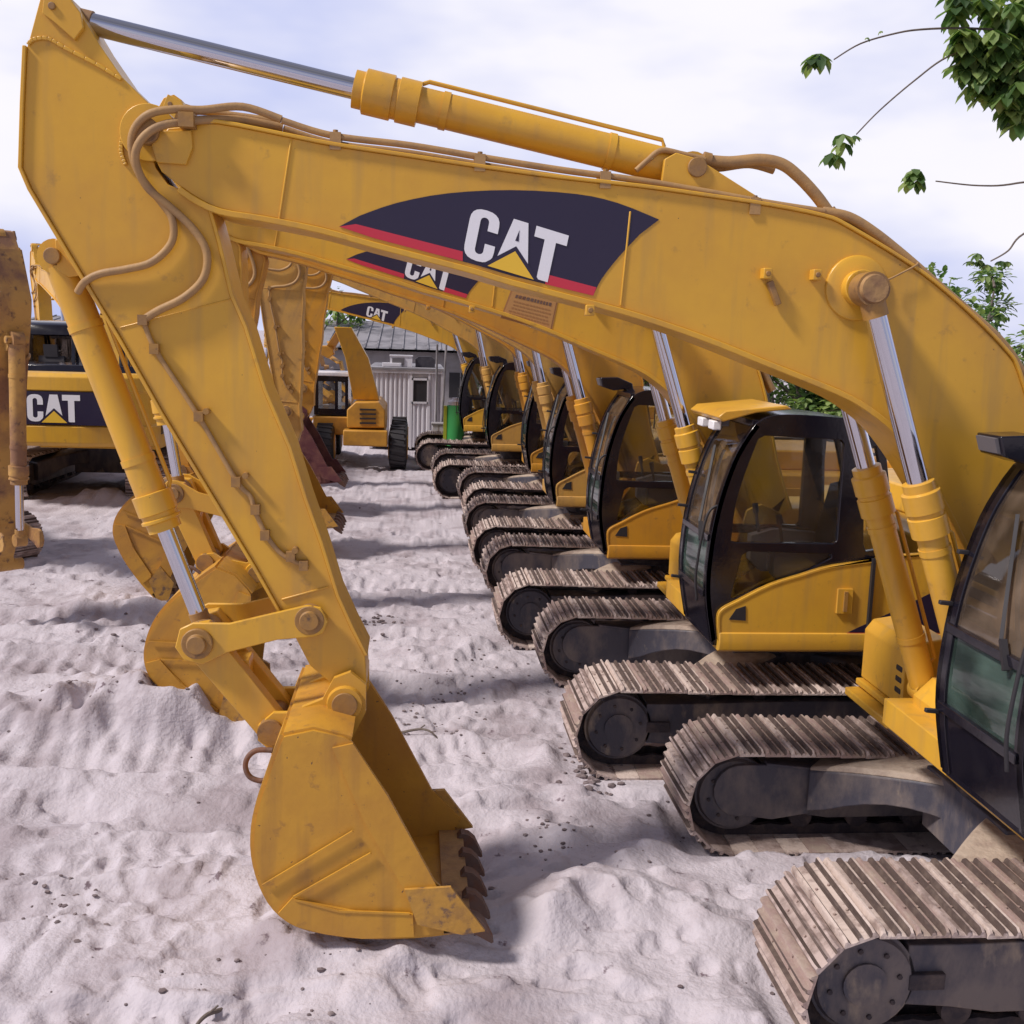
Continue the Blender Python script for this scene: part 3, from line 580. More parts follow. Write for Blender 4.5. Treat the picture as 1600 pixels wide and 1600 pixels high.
    h1 = [(440, 187), (380, 168), (320, 175), (280, 176), (240, 185), (215, 210), (212, 245), (225, 280), (255, 318), (272, 345), (270, 380), (240, 410), (200, 421), (160, 428), (135, 440), (120, 456)]
    T(h1, [-.19, -.2, -.24, -.27, -.29, -.27, -.25, -.23, -.22, -.22, -.215, -.215, -.215, -.21, -.2, -.16], .021)
    h2 = [(440, 196), (370, 186), (300, 193), (255, 204), (228, 228), (220, 258), (235, 295), (270, 326), (305, 360), (325, 395), (320, 435), (290, 465), (250, 485), (225, 500)]
    T(h2, [-.12, -.16, -.25, -.29, -.31, -.29, -.25, -.23, -.22, -.22, -.215, -.215, -.21, -.20], .022)
    T([(430, 180), (375, 172), (310, 165), (285, 168)], [.0, .0, -.02, -.05], .018)
    T([(225, 500), (245, 548), (310, 648), (370, 750), (392, 775), (400, 800), (420, 840), (445, 868), (482, 885)], -.198, .014)
    for px, py in ((225, 500), (243, 545), (312, 650), (370, 752), (400, 795), (415, 835), (455, 868), (475, 882)):
        x, z = S(px, py); b.box((x-.025, -.225, z-.028), (x+.025, -.17, z+.028), M['yellow_dull'])
    for px, py in ((385, 742), (324, 642), (462, 858)): x, z = S(px, py); b.cyl((x, -.17, z), (x, -.23, z), .018, M['yellow_dull'], 10)
    x, z = S(300, 192); b.box((x-.05, -.3, z-.04), (x+.03, -.2, z+.035), M['yellow_dull']); x, z = S(285, 170); b.lathe((x, -.1, z-.04), (0, 1, 0), [(0, .04), (0, .06), (.2, .06)], M['yellow_dull'], 14)
    ARM['shoses'] = b.mesh('stick_hoses')
    # idler link pair and power link : unit meshes built per machine
    # bucket
    b = MB()
    back = sp2([K(444, 1150), K(432, 1180), K(420, 1215), K(408, 1250), K(399, 1292), K(399, 1337), K(411, 1382), K(432, 1418), K(464, 1442), K(509, 1454), K(566, 1461), K(647, 1460), K(720, 1452)], 3)
    lip = [K(735, 1428), K(679, 1374), K(606, 1240), K(549, 1156)]
    topb = [K(535, 1150), K(490, 1140)]
    side = back+lip+topb
    WB = .64
    for y in (-WB, WB-.022): b.prism(side, y, y+.022, M['bucket'])
    b.ribbon(back, -.025, -WB+.022, WB-.022, M['bucket'])
    b.ribbon([K(549, 1156), K(490, 1141), K(444, 1150)], -.02, -WB+.022, WB-.022, M['bucket'])
    b.ribbon([K(606, 1240), K(679, 1374)], .0, -WB, WB, M['bucket']) if False else None
    for sg in (-1, 1):                                                # thicker front edge bar, wear strip at the heel, welded ribs
        y0, y1 = (-WB-.02, -WB-.001) if sg < 0 else (WB+.001, WB+.02)
        b.prism([K(552, 1158), K(606, 1240), K(679, 1374), K(690, 1395), K(640, 1400), K(570, 1280), K(520, 1165)], y0, y1, M['bucket'])
        b.prism([K(458, 1398), K(500, 1408), K(560, 1420), K(645, 1424), K(647, 1458), K(566, 1461), K(509, 1454), K(464, 1442), K(436, 1422)], y0, y1, M['bucket'])
        yy = y0-.002 if sg < 0 else y1+.002
        for a, c_ in (((412, 1378), (552, 1294)), ((460, 1396), (580, 1328)), ((462, 1400), (530, 1418)), ((530, 1418), (640, 1422))):
            p, q_ = K(*a), K(*c_); b.bar((p[0], yy+.002*sg*-1, p[1]), (q_[0], yy+.002*sg*-1, q_[1]), .012, .012, M['bucket'], up=(0, 1, 0))
        b.prism([K(632, 1382), K(704, 1378), K(757, 1446), K(722, 1452), K(652, 1436)], y0-.022 if sg < 0 else y1-.018, y0-.001 if sg < 0 else y1+.022, M['cutter'])
    b.bar((K(715, 1452)[0], -WB, K(715, 1452)[1]), (K(715, 1452)[0], WB, K(715, 1452)[1]), .16, .035, M['wear'])
    for y in (-.25, .205):                                            # hinge ears
        b.prism([K(548, 1156, 6.2), K(572, 1110, 6.2), K(572, 1068, 6.2), K(548, 1048, 6.2), K(522, 1058, 6.2), K(505, 1090, 6.2), K(450, 1112, 6.2), K(428, 1112, 6.2), K(404, 1132, 6.2), K(404, 1154, 6.2), K(424, 1170, 6.2), K(430, 1200, 6.2), K(450, 1185, 6.2), K(500, 1155, 6.2)], y, y+.045, M['yellow'])
    px_, pz_ = bpin2; b.lathe((px_, -.28, pz_), (0, 1, 0), [(0, .05), (0, .075), (.56, .075), (.56, .05)], M['yellow_dull'], 22)
    b.lathe((0, -.285, 0), (0, 1, 0), [(0, .07), (0, .10), (.05, .11), (.52, .11), (.57, .10), (.57, .07)], M['yellow'], 24)
    ARM['bucket'] = b.mesh('bucket')
    b = MB(); tx0, tz0 = K(742, 1444); dx, dz = .88, -.47
    b.prism([(0, .028), (.05, .05), (.11, .045), (.22, -.012), (.215, -.026), (.1, -.04), (0, -.032)], -.04, .04, M['tooth']); ARM['tooth'] = b.mesh('tooth'); ARM['tooth_at'] = (tx0-.05, tz0)
    b = MB(); hx, hz_ = K(402, 1228); hx -= .07; b.tube([(hx+.12, 0, hz_+.10), (hx+.03, 0, hz_+.1), (hx-.02, 0, hz_+.06), (hx-.035, 0, hz_), (hx-.01, 0, hz_-.06), (hx+.05, 0, hz_-.085), (hx+.10, 0, hz_-.07)], .016, M['tooth'], 10); ARM['hook'] = b.mesh('lifting_hook')
arm_meshes()
def ram(parent, a, b_, y, rb, rr, frac, collar=.22, name='boom_cylinder'):
    """barrel from a, rod to b_"""
    A, Bv = Vector((a[0], y, a[1])), Vector((b_[0], y, b_[1])); d = (Bv-A); Ln = d.length; d.normalize(); g = A+d*Ln*frac
    m = MB(); m.cyl(A+d*.05, g-d*collar, rb, M['yellow'], 26)
    m.lathe(g-d*collar, d, [(0, rb), (.004, rb*1.26), (.12, rb*1.26), (.125, rb*1.14), (.15, rb*1.14), (.155, rb*1.26), (collar-.03, rb*1.26), (collar-.02, rb*1.05), (collar+.03, rb*1.05), (collar+.035, rr*1.1)], M['yellow'], 28)
    m.cyl(A-Vector((0, .07, 0)), A+Vector((0, .07, 0)), rb*1.05, M['yellow'], 22)
    u = d.cross(Vector((0, 1, 0))).normalized()*(1 if d.cross(Vector((0, 1, 0))).z > 0 else -1)
    m.tube([A+d*.18+u*(rb), A+d*.2+u*(rb+.035), A+d*(Ln*frac*.5)+u*(rb+.035), g-d*(collar+.03)+u*(rb+.035), g-d*(collar-.03)+u*rb], .013, M['yellow'], 8, sm=False)
    for t in (.25, .75): c = A+d*Ln*frac*t; m.cyl(c-d*.02, c+d*.02, rb*1.07, M['yellow'], 26)
    o = m.build(name, parent)
    m = MB(); m.cyl(g, Bv-d*.06, rr, M['chrome'], 28); r_ = m.build('rod', o)
    m = MB(); m.cyl(Bv-Vector((0, .065, 0)), Bv+Vector((0, .065, 0)), rr*1.55, M['yellow_dull'], 22); m.cyl(Bv-d*(rr*2.6), Bv-d*.03, rr*1.15, M['yellow_dull'], 20); m.build('rod_eye', o)
    return o
def circ(p0, r0_, p1, r1_, sign):
    dx, dz = p1[0]-p0[0], p1[1]-p0[1]; d = math.hypot(dx, dz); d = min(d, (r0_+r1_)*.999); a = (r0_**2-r1_**2+d*d)/(2*d); h = math.sqrt(max(0, r0_**2-a*a))
    return (p0[0]+a*dx/d-sign*h*dz/d, p0[1]+a*dz/d+sign*h*dx/d)
def add_arm(root, tip=None, dbucket=0.0, dboom=None, dstick=0.0, decal=True, teeth=5, bucket_mat=None, ax=0.0):
    global FOOT, BCB
    F0, B0 = FOOT, BCB; FOOT = (F0[0]+ax, F0[1]); BCB = (B0[0]+ax, B0[1])
    """tip in machine space, or boom / stick angle changes"""
    if tip is not None and dboom is not None:
        ab = dboom; n_ = rot(rel(NOSE, FOOT), ab); nose = (FOOT[0]+n_[0], FOOT[1]+n_[1]); a_ = math.atan2(tip[1]-nose[1], tip[0]-nose[0]); as_ = a_-AS0; tip = (nose[0]+LS*math.cos(a_), nose[1]+LS*math.sin(a_))
    elif tip is not None:
        nose = circ(FOOT, LB, tip, LS, -1)
        if nose[1] < tip[1]: nose = circ(FOOT, LB, tip, LS, 1)
        ab = math.atan2(nose[1]-FOOT[1], nose[0]-FOOT[0])-AB0; as_ = math.atan2(tip[1]-nose[1], tip[0]-nose[0])-AS0
    else:
        ab = dboom or 0.0; n_ = rot(rel(NOSE, FOOT), ab); nose = (FOOT[0]+n_[0], FOOT[1]+n_[1]); as_ = dstick
        t_ = rot(rel(TIP, NOSE), as_); tip = (nose[0]+t_[0], nose[1]+t_[1])
    ak = dbucket
    bo = inst('boom', ARM['boom'], root, (FOOT[0], 0, FOOT[1]), -ab, .006)
    inst('pipes', ARM['pipes'], bo); inst('hydraulic_hoses', ARM['hoses'], bo)
    if decal: inst('decal', ARM['decal'], bo)
    st = inst('stick', ARM['stick'], root, (nose[0], 0, nose[1]), -as_, .006); inst('stick_hoses', ARM['shoses'], st)
    bk = inst('bucket', ARM['bucket'], root, (tip[0], 0, tip[1]), -ak)
    tx, tz = ARM['tooth_at']
    for y in np.linspace(-.53, .53, teeth):
        t = inst('tooth', ARM['tooth'], bk, (tx, y, tz), R(38))
    inst('lifting_hook', ARM['hook'], bk, (0, -.35, 0))
    def wB(p): q_ = rot(p, ab); return (FOOT[0]+q_[0], FOOT[1]+q_[1])
    def wS(p): q_ = rot(p, as_); return (nose[0]+q_[0], nose[1]+q_[1])
    def wK(p): q_ = rot(p, ak); return (tip[0]+q_[0], tip[1]+q_[1])
    for y in (-.37, .37): ram(root, BCB, wB(cyl_top_pin), y, .088, .062, .57, .30)
    m = MB(); a = wB(cyl_top_pin); m.lathe((a[0], -.46, a[1]), (0, 1, 0), [(0, .05), (0, .075), (.03, .085), (.08, .085), (.08, .06), (.84, .06), (.84, .085), (.9, .085), (.9, .05)], M['wear'], 22); m.build('boom_pin', root)
    m = MB(); m.lathe((BCB[0], -.48, BCB[1]), (0, 1, 0), [(0, .06), (.96, .06)], M['yellow_dull'], 18); m.prism([(BCB[0]-.1, BCB[1]-.3), (BCB[0]-.12, BCB[1]), (BCB[0], BCB[1]+.12), (BCB[0]+.5, BCB[1]+.1), (BCB[0]+.5, BCB[1]-.3)], -.28, .28, M['yellow']); m.build('cylinder_mount', root)
    ram(root, wB(stick_base_pin), wS(stick_cyl_pin), 0, .098, .058, .545, .34, 'stick_cylinder')
    sl = wS(link_s); bp = wK(bpin2)
    j = max((circ(sl, LA_, bp, LB_, s_) for s_ in (-1, 1)), key=lambda p: -p[0])
    ram(root, wS(bcyl_base), j, 0, .092, .05, .70, .20, 'bucket_cylinder')
    for y in (-.245, .215):
        m = MB(); d = Vector((j[0]-sl[0], 0, j[1]-sl[1])).normalized(); n_ = Vector((-d.z, 0, d.x))
        P0, P1 = Vector((sl[0], 0, sl[1])), Vector((j[0], 0, j[1]))
        pts = [P0-d*.10+n_*.03, P0-d*.06+n_*.09, P0+n_*.10, P0+d*.2+n_*.075, P1-d*.15+n_*.09, P1+n_*.13, P1+d*.10+n_*.08, P1+d*.13, P1+d*.08-n_*.1, P1-n_*.12, P1-d*.2-n_*.075, P0-n_*.09, P0-d*.08-n_*.06]
        m.prism([(p.x, p.z) for p in pts], y, y+.03, M['yellow']); m.build('idler_link', root, bevel=.005)
    m = MB(); d = Vector((bp[0]-j[0], 0, bp[1]-j[1])).normalized(); n_ = Vector((-d.z, 0, d.x)); P0, P1 = Vector((j[0], 0, j[1])), Vector((bp[0], 0, bp[1]))
    pts = [P0-d*.05+n_*.1, P0-d*.1, P0-d*.05-n_*.1, P1-n_*.09, P1+d*.08, P1+n_*.09]
    m.prism([(p.x, p.z) for p in pts], -.205, -.09, M['yellow']); m.prism([(p.x, p.z) for p in pts], .09, .205, M['yellow']); m.box((min(j[0], bp[0])*.5+max(j[0], bp[0])*.5-.06, -.09, (j[1]+bp[1])/2-.12), ((j[0]+bp[0])/2+.06, .09, (j[1]+bp[1])/2+.12), M['yellow'])
    m.lathe((j[0], -.30, j[1]), (0, 1, 0), [(0, .03), (0, .055), (.03, .055), (.03, .09), (.57, .09), (.57, .055), (.60, .055)], M['yellow_dull'], 24)
    m.build('power_link', root, bevel=.006)
    FOOT, BCB = F0, B0
    return bo, st, bk
def add_house(root, visor=None, rightbits=True):
    cb = inst('cab', HS['cab'], root, bevel=.008)
    [inst('side_window', HS[q_+str(k)], cb) for k in range(3) for q_ in ('sgl', 'sglf')]; inst('windscreen', HS['wind'], cb); inst('lower_windscreen', HS['windl'], cb); inst('wiper', HS['wiper'], cb)
    inst('seat', HS['seat'], cb); inst('console', HS['console'], cb)
    sp = inst('side_panel', HS['panel'], root, bevel=.004); inst('latch', HS['latch'], sp); inst('vent', HS['vent'], sp); inst('door_seam', HS['seam'], sp); inst('decal_stripe', HS['stripe'], sp)
    inst('platform', HS['platform'], root, bevel=.008); inst('engine_housing', HS['hood'], root, bevel=.02); inst('toolbox', HS['toolbox'], root, bevel=.012)
    cw = inst('counterweight', HS['cw'], root, bevel=.02); inst('decal', HS['cwlogo'], cw); inst('exhaust', HS['exhaust'], root); inst('handrail', HS['rail'], root)
    rp_ = cab_out[26]; b = MB()
    if visor == 'yellow':
        b.prism([(-1.02, 2.97), (-1.06, 3.01), (-1.0, 3.06), (-.5, 3.115), (-.45, 3.085), (-.75, 3.05)], -1.42, -.5, M['yellow']); b.build('visor', root, bevel=.01)
        for y in (-1.25, -.9): b = MB(); b.box((-1.05, y, 2.89), (-.98, y+.16, 2.965), M['white']); b.box((-.98, y+.04, 2.92), (-.9, y+.12, 3.0), M['grey']); b.build('work_light', root, bevel=.01)
    else:
        x, z = cab_out[21]; y0, y1 = (-.84, -.58)
        b = MB(); b.prism([(x-.24, z+.07), (x-.27, z+.18), (x-.06, z+.19), (x+.12, z+.12), (x+.14, z+.02), (x+.02, z+.05), (x-.1, z+.03)], y0, y1, M['black']); wl = b.build('work_light', root, bevel=.01)
        b = MB(); b.prism([(x-.262, z+.085), (x-.288, z+.165), (x-.266, z+.168), (x-.242, z+.082)], y0+.03, y1-.03, M['grey']); b.build('lamp_lens', wl)
LY_ = {}
LBL = ['nearest yellow excavator, its large boom and bucket filling the foreground', 'second excavator in the row, with yellow visor over its black cab', 'third excavator in the row, its round black cab just left of the yellow visored one',
       'fourth excavator in the row, green tinted cab glass half hidden by the third', 'fifth excavator in the row, only a narrow strip of black cab showing', 'sixth excavator in the row, black cab over a disc shaped front idler, near the container',
       'farthest excavator in the right hand row, with a dark rusty bucket by the wheeled loader']
UDX = [.35, .09, 0, 0, 0, 0, 0]; UDZ = [-.09, -.02, 0, 0, 0, 0, 0]; HDX = [.29, 0, 0, 0, 0, 0, 0]
def mk(i, **kw):
    x, y = ROW[i]; root = empty('excavator', (x, y, 0)); tag(root, LBL[i], 'excavator', 'excavators parked side by side in the right hand row')
    add_under(root, UDX[i], UDZ[i]); n0 = set(root.children); add_house(root, 'yellow' if i == 1 else None)
    for c in root.children:
        if c not in n0: c.location.x += HDX[i]
    return root, add_arm(root, **kw)
def tipat(i, px, py): x, z = U(px, py, ROW[i][1]); return (x-ROW[i][0], z)
r1 = mk(0, dboom=0.0, dstick=0.0)
r2 = mk(1, tip=tipat(1, 404, 860), dboom=R(-1.5), dbucket=R(-34), decal=False, ax=-.15)
r3 = mk(2, decal=False, tip=tipat(2, 335, 798), dboom=R(-3.5), dbucket=R(-55), ax=-.3)
r4 = mk(3, decal=False, tip=tipat(3, 452, 685), dboom=R(-6.5), ax=-.3)
r5 = mk(4, decal=False, tip=tipat(4, 472, 650), dboom=R(-8), ax=-.3)
r6 = mk(5, decal=False, tip=tipat(5, 448, 640), dboom=R(-8), ax=-.3)
r7 = mk(6, tip=tipat(6, 466, 640), dboom=0.0, dbucket=R(5))
M['yellow_faded'] = mat('yellow_paint_faded', (.60, .335, .07), .5, col2=(.47, .27, .08), scale=1.6, lo=.42, hi=.64, col3=(.26, .15, .06), sc3=7, lo3=.58, hi3=.74, streak=(.34, .20, .08), bump=.08, bscale=16)
M['yellow_deep'] = mat('yellow_paint_deep', (.60, .28, .022), .38, col2=(.50, .23, .03), scale=1.6, lo=.42, hi=.64, col3=(.28, .14, .04), sc3=8, lo3=.62, hi3=.76, streak=(.38, .20, .05), bump=.06, bscale=16)
def repaint(o, m):
    for c in o.children:
        if c.type == 'MESH' and M['yellow'] in list(c.data.materials):
            c.data = c.data.copy()
            for k, mt in enumerate(c.data.materials):
                if mt == M['yellow']: c.data.materials[k] = m
        repaint(c, m)
repaint(r3[0], M['yellow_deep']); repaint(r4[0], M['yellow_faded']); repaint(r6[0], M['yellow_faded']); repaint(r5[0], M['yellow_deep'])
M['rustbucket'] = mat('dark_red_bucket', (.10, .025, .03), .7, col2=(.18, .07, .05), scale=4, bump=.2)
def remat(o, m):
    o.data = o.data.copy()
    for k in range(len(o.data.materials)): o.data.materials[k] = m
remat(r5[1][2], M['rustbucket']); r5[1][2]['label'] = 'dark rust red bucket'
for c in r7[1][0].children:
    if c.name.startswith('decal'):
        c.data = c.data.copy(); c.data.materials[1] = M['navy']
# faded notice stuck on the second machine's boom
bo2 = r2[1][0]; ab2 = -bo2.rotation_euler[1]; nb = MB()
def B2(px, py): x, z = U(px, py, ROW[1][1]-.21); p = rel((x-ROW[1][0]+.15, z), FOOT); return rot(p, -ab2)
M['notice'] = mat('faded_notice_ink', (.36, .17, .06), .6); M['notice2'] = mat('faded_notice', (.46, .24, .08), .6)
nb.prism([B2(800, 449), B2(873, 466), B2(862, 518), B2(782, 497)], -.2085, -.207, M['notice'])
nb.prism([B2(802, 452), B2(870, 468), B2(860, 515), B2(785, 495)], -.2105, -.2095, M['notice2'])
def BR(t, v): a, c_ = Vector(B2(806, 457)), Vector(B2(866, 471)); d_, e_ = Vector(B2(789, 492)), Vector(B2(858, 511)); return tuple((a*(1-t)+c_*t)*(1-v)+(d_*(1-t)+e_*t)*v)
for row, (v, h_) in enumerate(((.08, .13), (.34, .05), (.48, .05), (.62, .05), (.76, .05), (.88, .05))):
    t = .02+.06*random.random()
    while t < .93:
        w_ = random.uniform(.03, .08); nb.prism([BR(t, v), BR(t+w_, v), BR(t+w_, v+h_), BR(t, v+h_)], -.2125, -.2115, M['notice'] if row else M['tooth']); t += w_+.025
nb.build('notice', bo2)
# its boom mark is smaller and sits further back than on the first machine
a0, a1 = Vector(B(530, 354)), Vector(B(927, 462)); t0, t1 = Vector(B2(541, 405)), Vector(B2(728, 466)); k = (t1-t0).length/(a1-a0).length
th = math.atan2(*(t1-t0).yx)-math.atan2(*(a1-a0).yx); p_ = rot(tuple(a0*k), th)
d2 = inst('decal', ARM['decal'], bo2, (t0.x-p_[0], -.2072+.207*k, t0.y-p_[1]), -th); d2.scale = (k, k, k)
# ------------------------------------------------------------------ the left hand machines
def old_parts(objs, m):
    for o in objs:
        if o.type == 'MESH' and o.data:
            me = None
            for k, mt in enumerate(o.data.materials):
                if mt in (M['yellow'], M['yellow_dull'], M['bucket']):
                    if me is None: me = o.data.copy(); o.data = me
                    me.materials[k] = m
def desc(o):
    out = []
    for c in o.children: out.append(c); out += desc(c)
    return out
def slew(objs, ang):
    rm = Matrix.Rotation(ang, 4, 'Z')
    for o in objs:
        lm = rm @ (Matrix.Translation(o.location) @ o.rotation_euler.to_matrix().to_4x4()); o.location = lm.to_translation(); o.rotation_euler = lm.to_euler()
root = empty('excavator', (-7.72, 15.9, .17)); root.scale = (.88,)*3; tag(root, 'weathered brown excavator cut by the left photo edge, its stick hanging towards the camera', 'excavator')
add_under(root); und = set(root.children); add_house(root); bo, st, bk = add_arm(root, dboom=R(5), dstick=R(-16), decal=False, teeth=0)
for c in list(bk.children)+[bk]: bpy.data.objects.remove(c)
for c in list(root.children):
    if c.name.startswith('power_link'): bpy.data.objects.remove(c)
slew([c for c in root.children if c not in und], math.atan2(-.75, .66)-math.atan2(-.53, .85))
root.rotation_euler = (0, 0, math.atan2(-.53, .85)-math.pi); old_parts(desc(root), M['yellow_old'])
cr_ = [(-6.3, 23.6, .15, 1.15, R(-91), 'big excavator seen from behind, white letters on its black rear panel'),
       (-9.6, 33.5, .1, 1.1, R(-60), 'distant excavator parked behind the rear facing one, seen in the gap at the left')]
for x, y, z, sc_, rz, lb in cr_:
    root = empty('excavator', (x, y, z), rz); root.scale = (sc_,)*3; tag(root, lb, 'excavator'); add_under(root); add_house(root); add_arm(root, dboom=R(-2), dstick=R(-10), dbucket=R(-20), decal=False, teeth=4)
    for c in root.children:
        if c.name.startswith('engine_housing'): remat(c, M['black'])

# ------------------------------------------------------------------ background buildings and machines
M['corr'] = mat('white_corrugated_steel', (.66, .65, .70), .5, col2=(.42, .40, .44), scale=1.2, lo=.5, hi=.7, col3=(.25, .16, .12), sc3=5, lo3=.66, hi3=.75, stretch=(1, 1, .35))
M['dark'] = mat('dark_tarpaulin', (.035, .033, .045), .8, col2=(.07, .065, .08), scale=4, bump=.4, bscale=8)
M['roofg'] = mat('grey_roof_sheet', (.26, .25, .27), .7, col2=(.13, .125, .14), scale=.8, lo=.45, hi=.6, bump=.2)
M['orange'] = mat('loader_paint', (.55, .27, .03), .5, col2=(.38, .18, .03), scale=3)
M['green'] = mat('green_paint', (.05, .36, .10), .5); M['lime'] = mat('lime_paint', (.55, .62, .06), .5)
M['conc'] = mat('dull_masonry', (.30, .28, .29), .9, col2=(.20, .18, .18), scale=1.5, bump=.3)
def corrug(b, x0, x1, y, z0, z1, m, p=.14, d=.035, tip=0):
    x = x0; pts = []
    while x < x1-1e-3: pts += [(x, y), (x+p*.3, y), (x+p*.5, y-d), (x+p*.8, y-d)]; x += p
    pts = [(min(a, x1), b_) for a, b_ in pts]+[(x1, y), (x1, y+.04), (x0, y+.04)]
    b.loft([[(a, b_, z) for a, b_ in pts] for z in (z0, z1)], m, smooth=False)
YC_ = 34.0; xa, za = U(578, 577, YC_); xb, zb_ = U(692, 583, YC_)
root = empty('site_cabin', ((xa+xb)/2, YC_, 0)); tag(root, 'white corrugated steel site cabin with one small dark window', 'cabin'); wC = (xb-xa)/2
b = MB(); corrug(b, -wC, wC*.10, 0, .1, za-.08, M['corr']); corrug(b, wC*.62, wC*.80, 0, .1, za-.08, M['corr']); corrug(b, wC*.14, wC*.60, -.02, .1, 1.45, M['corr']); b.box((-wC+.03, .06, .1), (wC, 5.5, za-.1), M['corr'])
for x in (-wC, wC*.10, wC*.60, wC*.80, wC-.06): b.box((x, -.06, .05), (x+.07, .1, za-.06), M['corr'])
b.box((-wC, -.08, za-.09), (wC, .1, za), M['corr']); b.build('wall', root)
b = MB(); b.box((-wC-.05, -.1, za), (wC+.05, 5.6, za+.07), M['roofg']); b.build('roof', root)
b = MB(); b.box((wC*.18, -.05, 1.5), (wC*.58, .0, 2.2), M['rubber']); wf = b.build('window', root)
b = MB()
for a_ in ((wC*.15, 1.46, wC*.60, 1.52), (wC*.15, 2.18, wC*.60, 2.24), (wC*.15, 1.46, wC*.19, 2.24), (wC*.57, 1.46, wC*.61, 2.24)): b.box((a_[0], -.08, a_[1]), (a_[2], -.03, a_[3]), M['corr'])
b.build('window_frame', wf)
b = MB(); b.box((-.35, 0, 0), (.35, .5, .32), M['corr']); b.box((-.37, -.02, .32), (.37, .52, .36), M['corr']); b.box((-.28, -.03, .05), (.1, 0, .27), M['grey'])
o = b.build('air_conditioner', None, (xb-1.3, YC_+.8, za+.08)); tag(o, 'pale air conditioning box standing on the cabin roof', 'air conditioner')
b = MB(); b.box((-.3, 0, 0), (.32, .5, .24), M['dark']); b.prism([(-.3, .24), (-.2, .33), (.2, .33), (.32, .24)], .02, .48, M['dark']); o = b.build('crate', None, (xb-.55, YC_+.9, za+.08)); tag(o, 'dark crate on the right end of the cabin roof', 'crate')
b = MB(); b.box((-.3, 0, 0), (.3, .2, .12), M['white']); b.box((-.27, -.01, .02), (.27, .0, .1), M['corr']); o = b.build('crate', None, (xa+.65, YC_+.7, za+.08)); tag(o, 'small bright white crate at the left end of the cabin roof', 'crate')
# sheds behind
def shed(name, x0, x1, y, h0, h1, dep, lb, wm, rm, cat='shed'):
    root = empty(name, ((x0+x1)/2, y, 0)); tag(root, lb, cat); w2 = (x1-x0)/2
    b = MB(); b.box((-w2, 0, 0), (w2, dep, h0-.02), wm); b.build('wall', root)
    b = MB(); b.prism([(-w2-.3, h0), (w2+.3, h0), (w2+.3, h0+.08), (-w2-.3, h0+.08)], -.4, .0, rm)
    for k in range(int(w2*2/.5)): x = -w2+k*.5; b.loft([[(x, -.4, h0+.08), (x+.06, -.4, h0+.08), (x+.06, -.4, h0+.13), (x, -.4, h0+.13)], [(x, dep, h1+.08), (x+.06, dep, h1+.08), (x+.06, dep, h1+.13), (x, dep, h1+.13)]], rm, smooth=False)
    b.loft([[(-w2-.3, -.4, h0), (w2+.3, -.4, h0), (w2+.3, -.4, h0+.08), (-w2-.3, -.4, h0+.08)], [(-w2-.3, dep, h1), (w2+.3, dep, h1), (w2+.3, dep, h1+.08), (-w2-.3, dep, h1+.08)]], rm, smooth=False); b.build('roof', root)
    for x in np.linspace(-w2+.8, w2-1.2, max(2, int(w2))): b = MB(); b.box((x, -.02, 1.1), (x+.9, .02, 2.1), M['rubber']); b.box((x+.43, -.035, 1.1), (x+.47, -.02, 2.1), wm); b.build('window', root)
    return root
shed('shed', -4.5, 2.6, 44, 2.9, 4.05, 8, 'low grey roofed shed behind the site cabin', M['conc'], M['roofg'])
shed('shed', -19, -8.5, 52, 3.0, 3.9, 7, 'long grey shed behind the left hand machines', M['conc'], M['roofg'])
def scrap(x, y, r, n, lb, mats, h=1.0):
    root = empty('scrap_heap', (x, y, hz(x, y)-.05)); tag(root, lb, 'scrap heap', None, 'stuff'); b = MB()
    for k in range(n):
        a = random.uniform(0, 6.28); d = r*random.random()**.7; z = h*(1-d/r)*random.random(); p = Vector((d*math.cos(a), d*math.sin(a)*.6, z+.05)); q = Vector((random.uniform(-1, 1), random.uniform(-1, 1), random.uniform(-.6, .9))).normalized()*random.uniform(.2, .8)
        if k % 3: b.bar(p-q/2, p+q/2, random.uniform(.05, .3), random.uniform(.03, .25), random.choice(mats))
        else: b.cyl(p-q/2, p+q/2, random.uniform(.04, .22), random.choice(mats), 12)
    return b.build('scrap', root)
scrap(-2.9, 38.5, 1.7, 70, 'heap of brown and orange machine parts left of the site cabin', [M['orange'], M['yellow_old'], M['conc'], M['wear'], M['dark']], 3.4)
scrap(2.3, 36.5, 1.1, 40, 'dark heap of scrap beside the site cabin', [M['dark'], M['roofg'], M['grey']], 3.0)
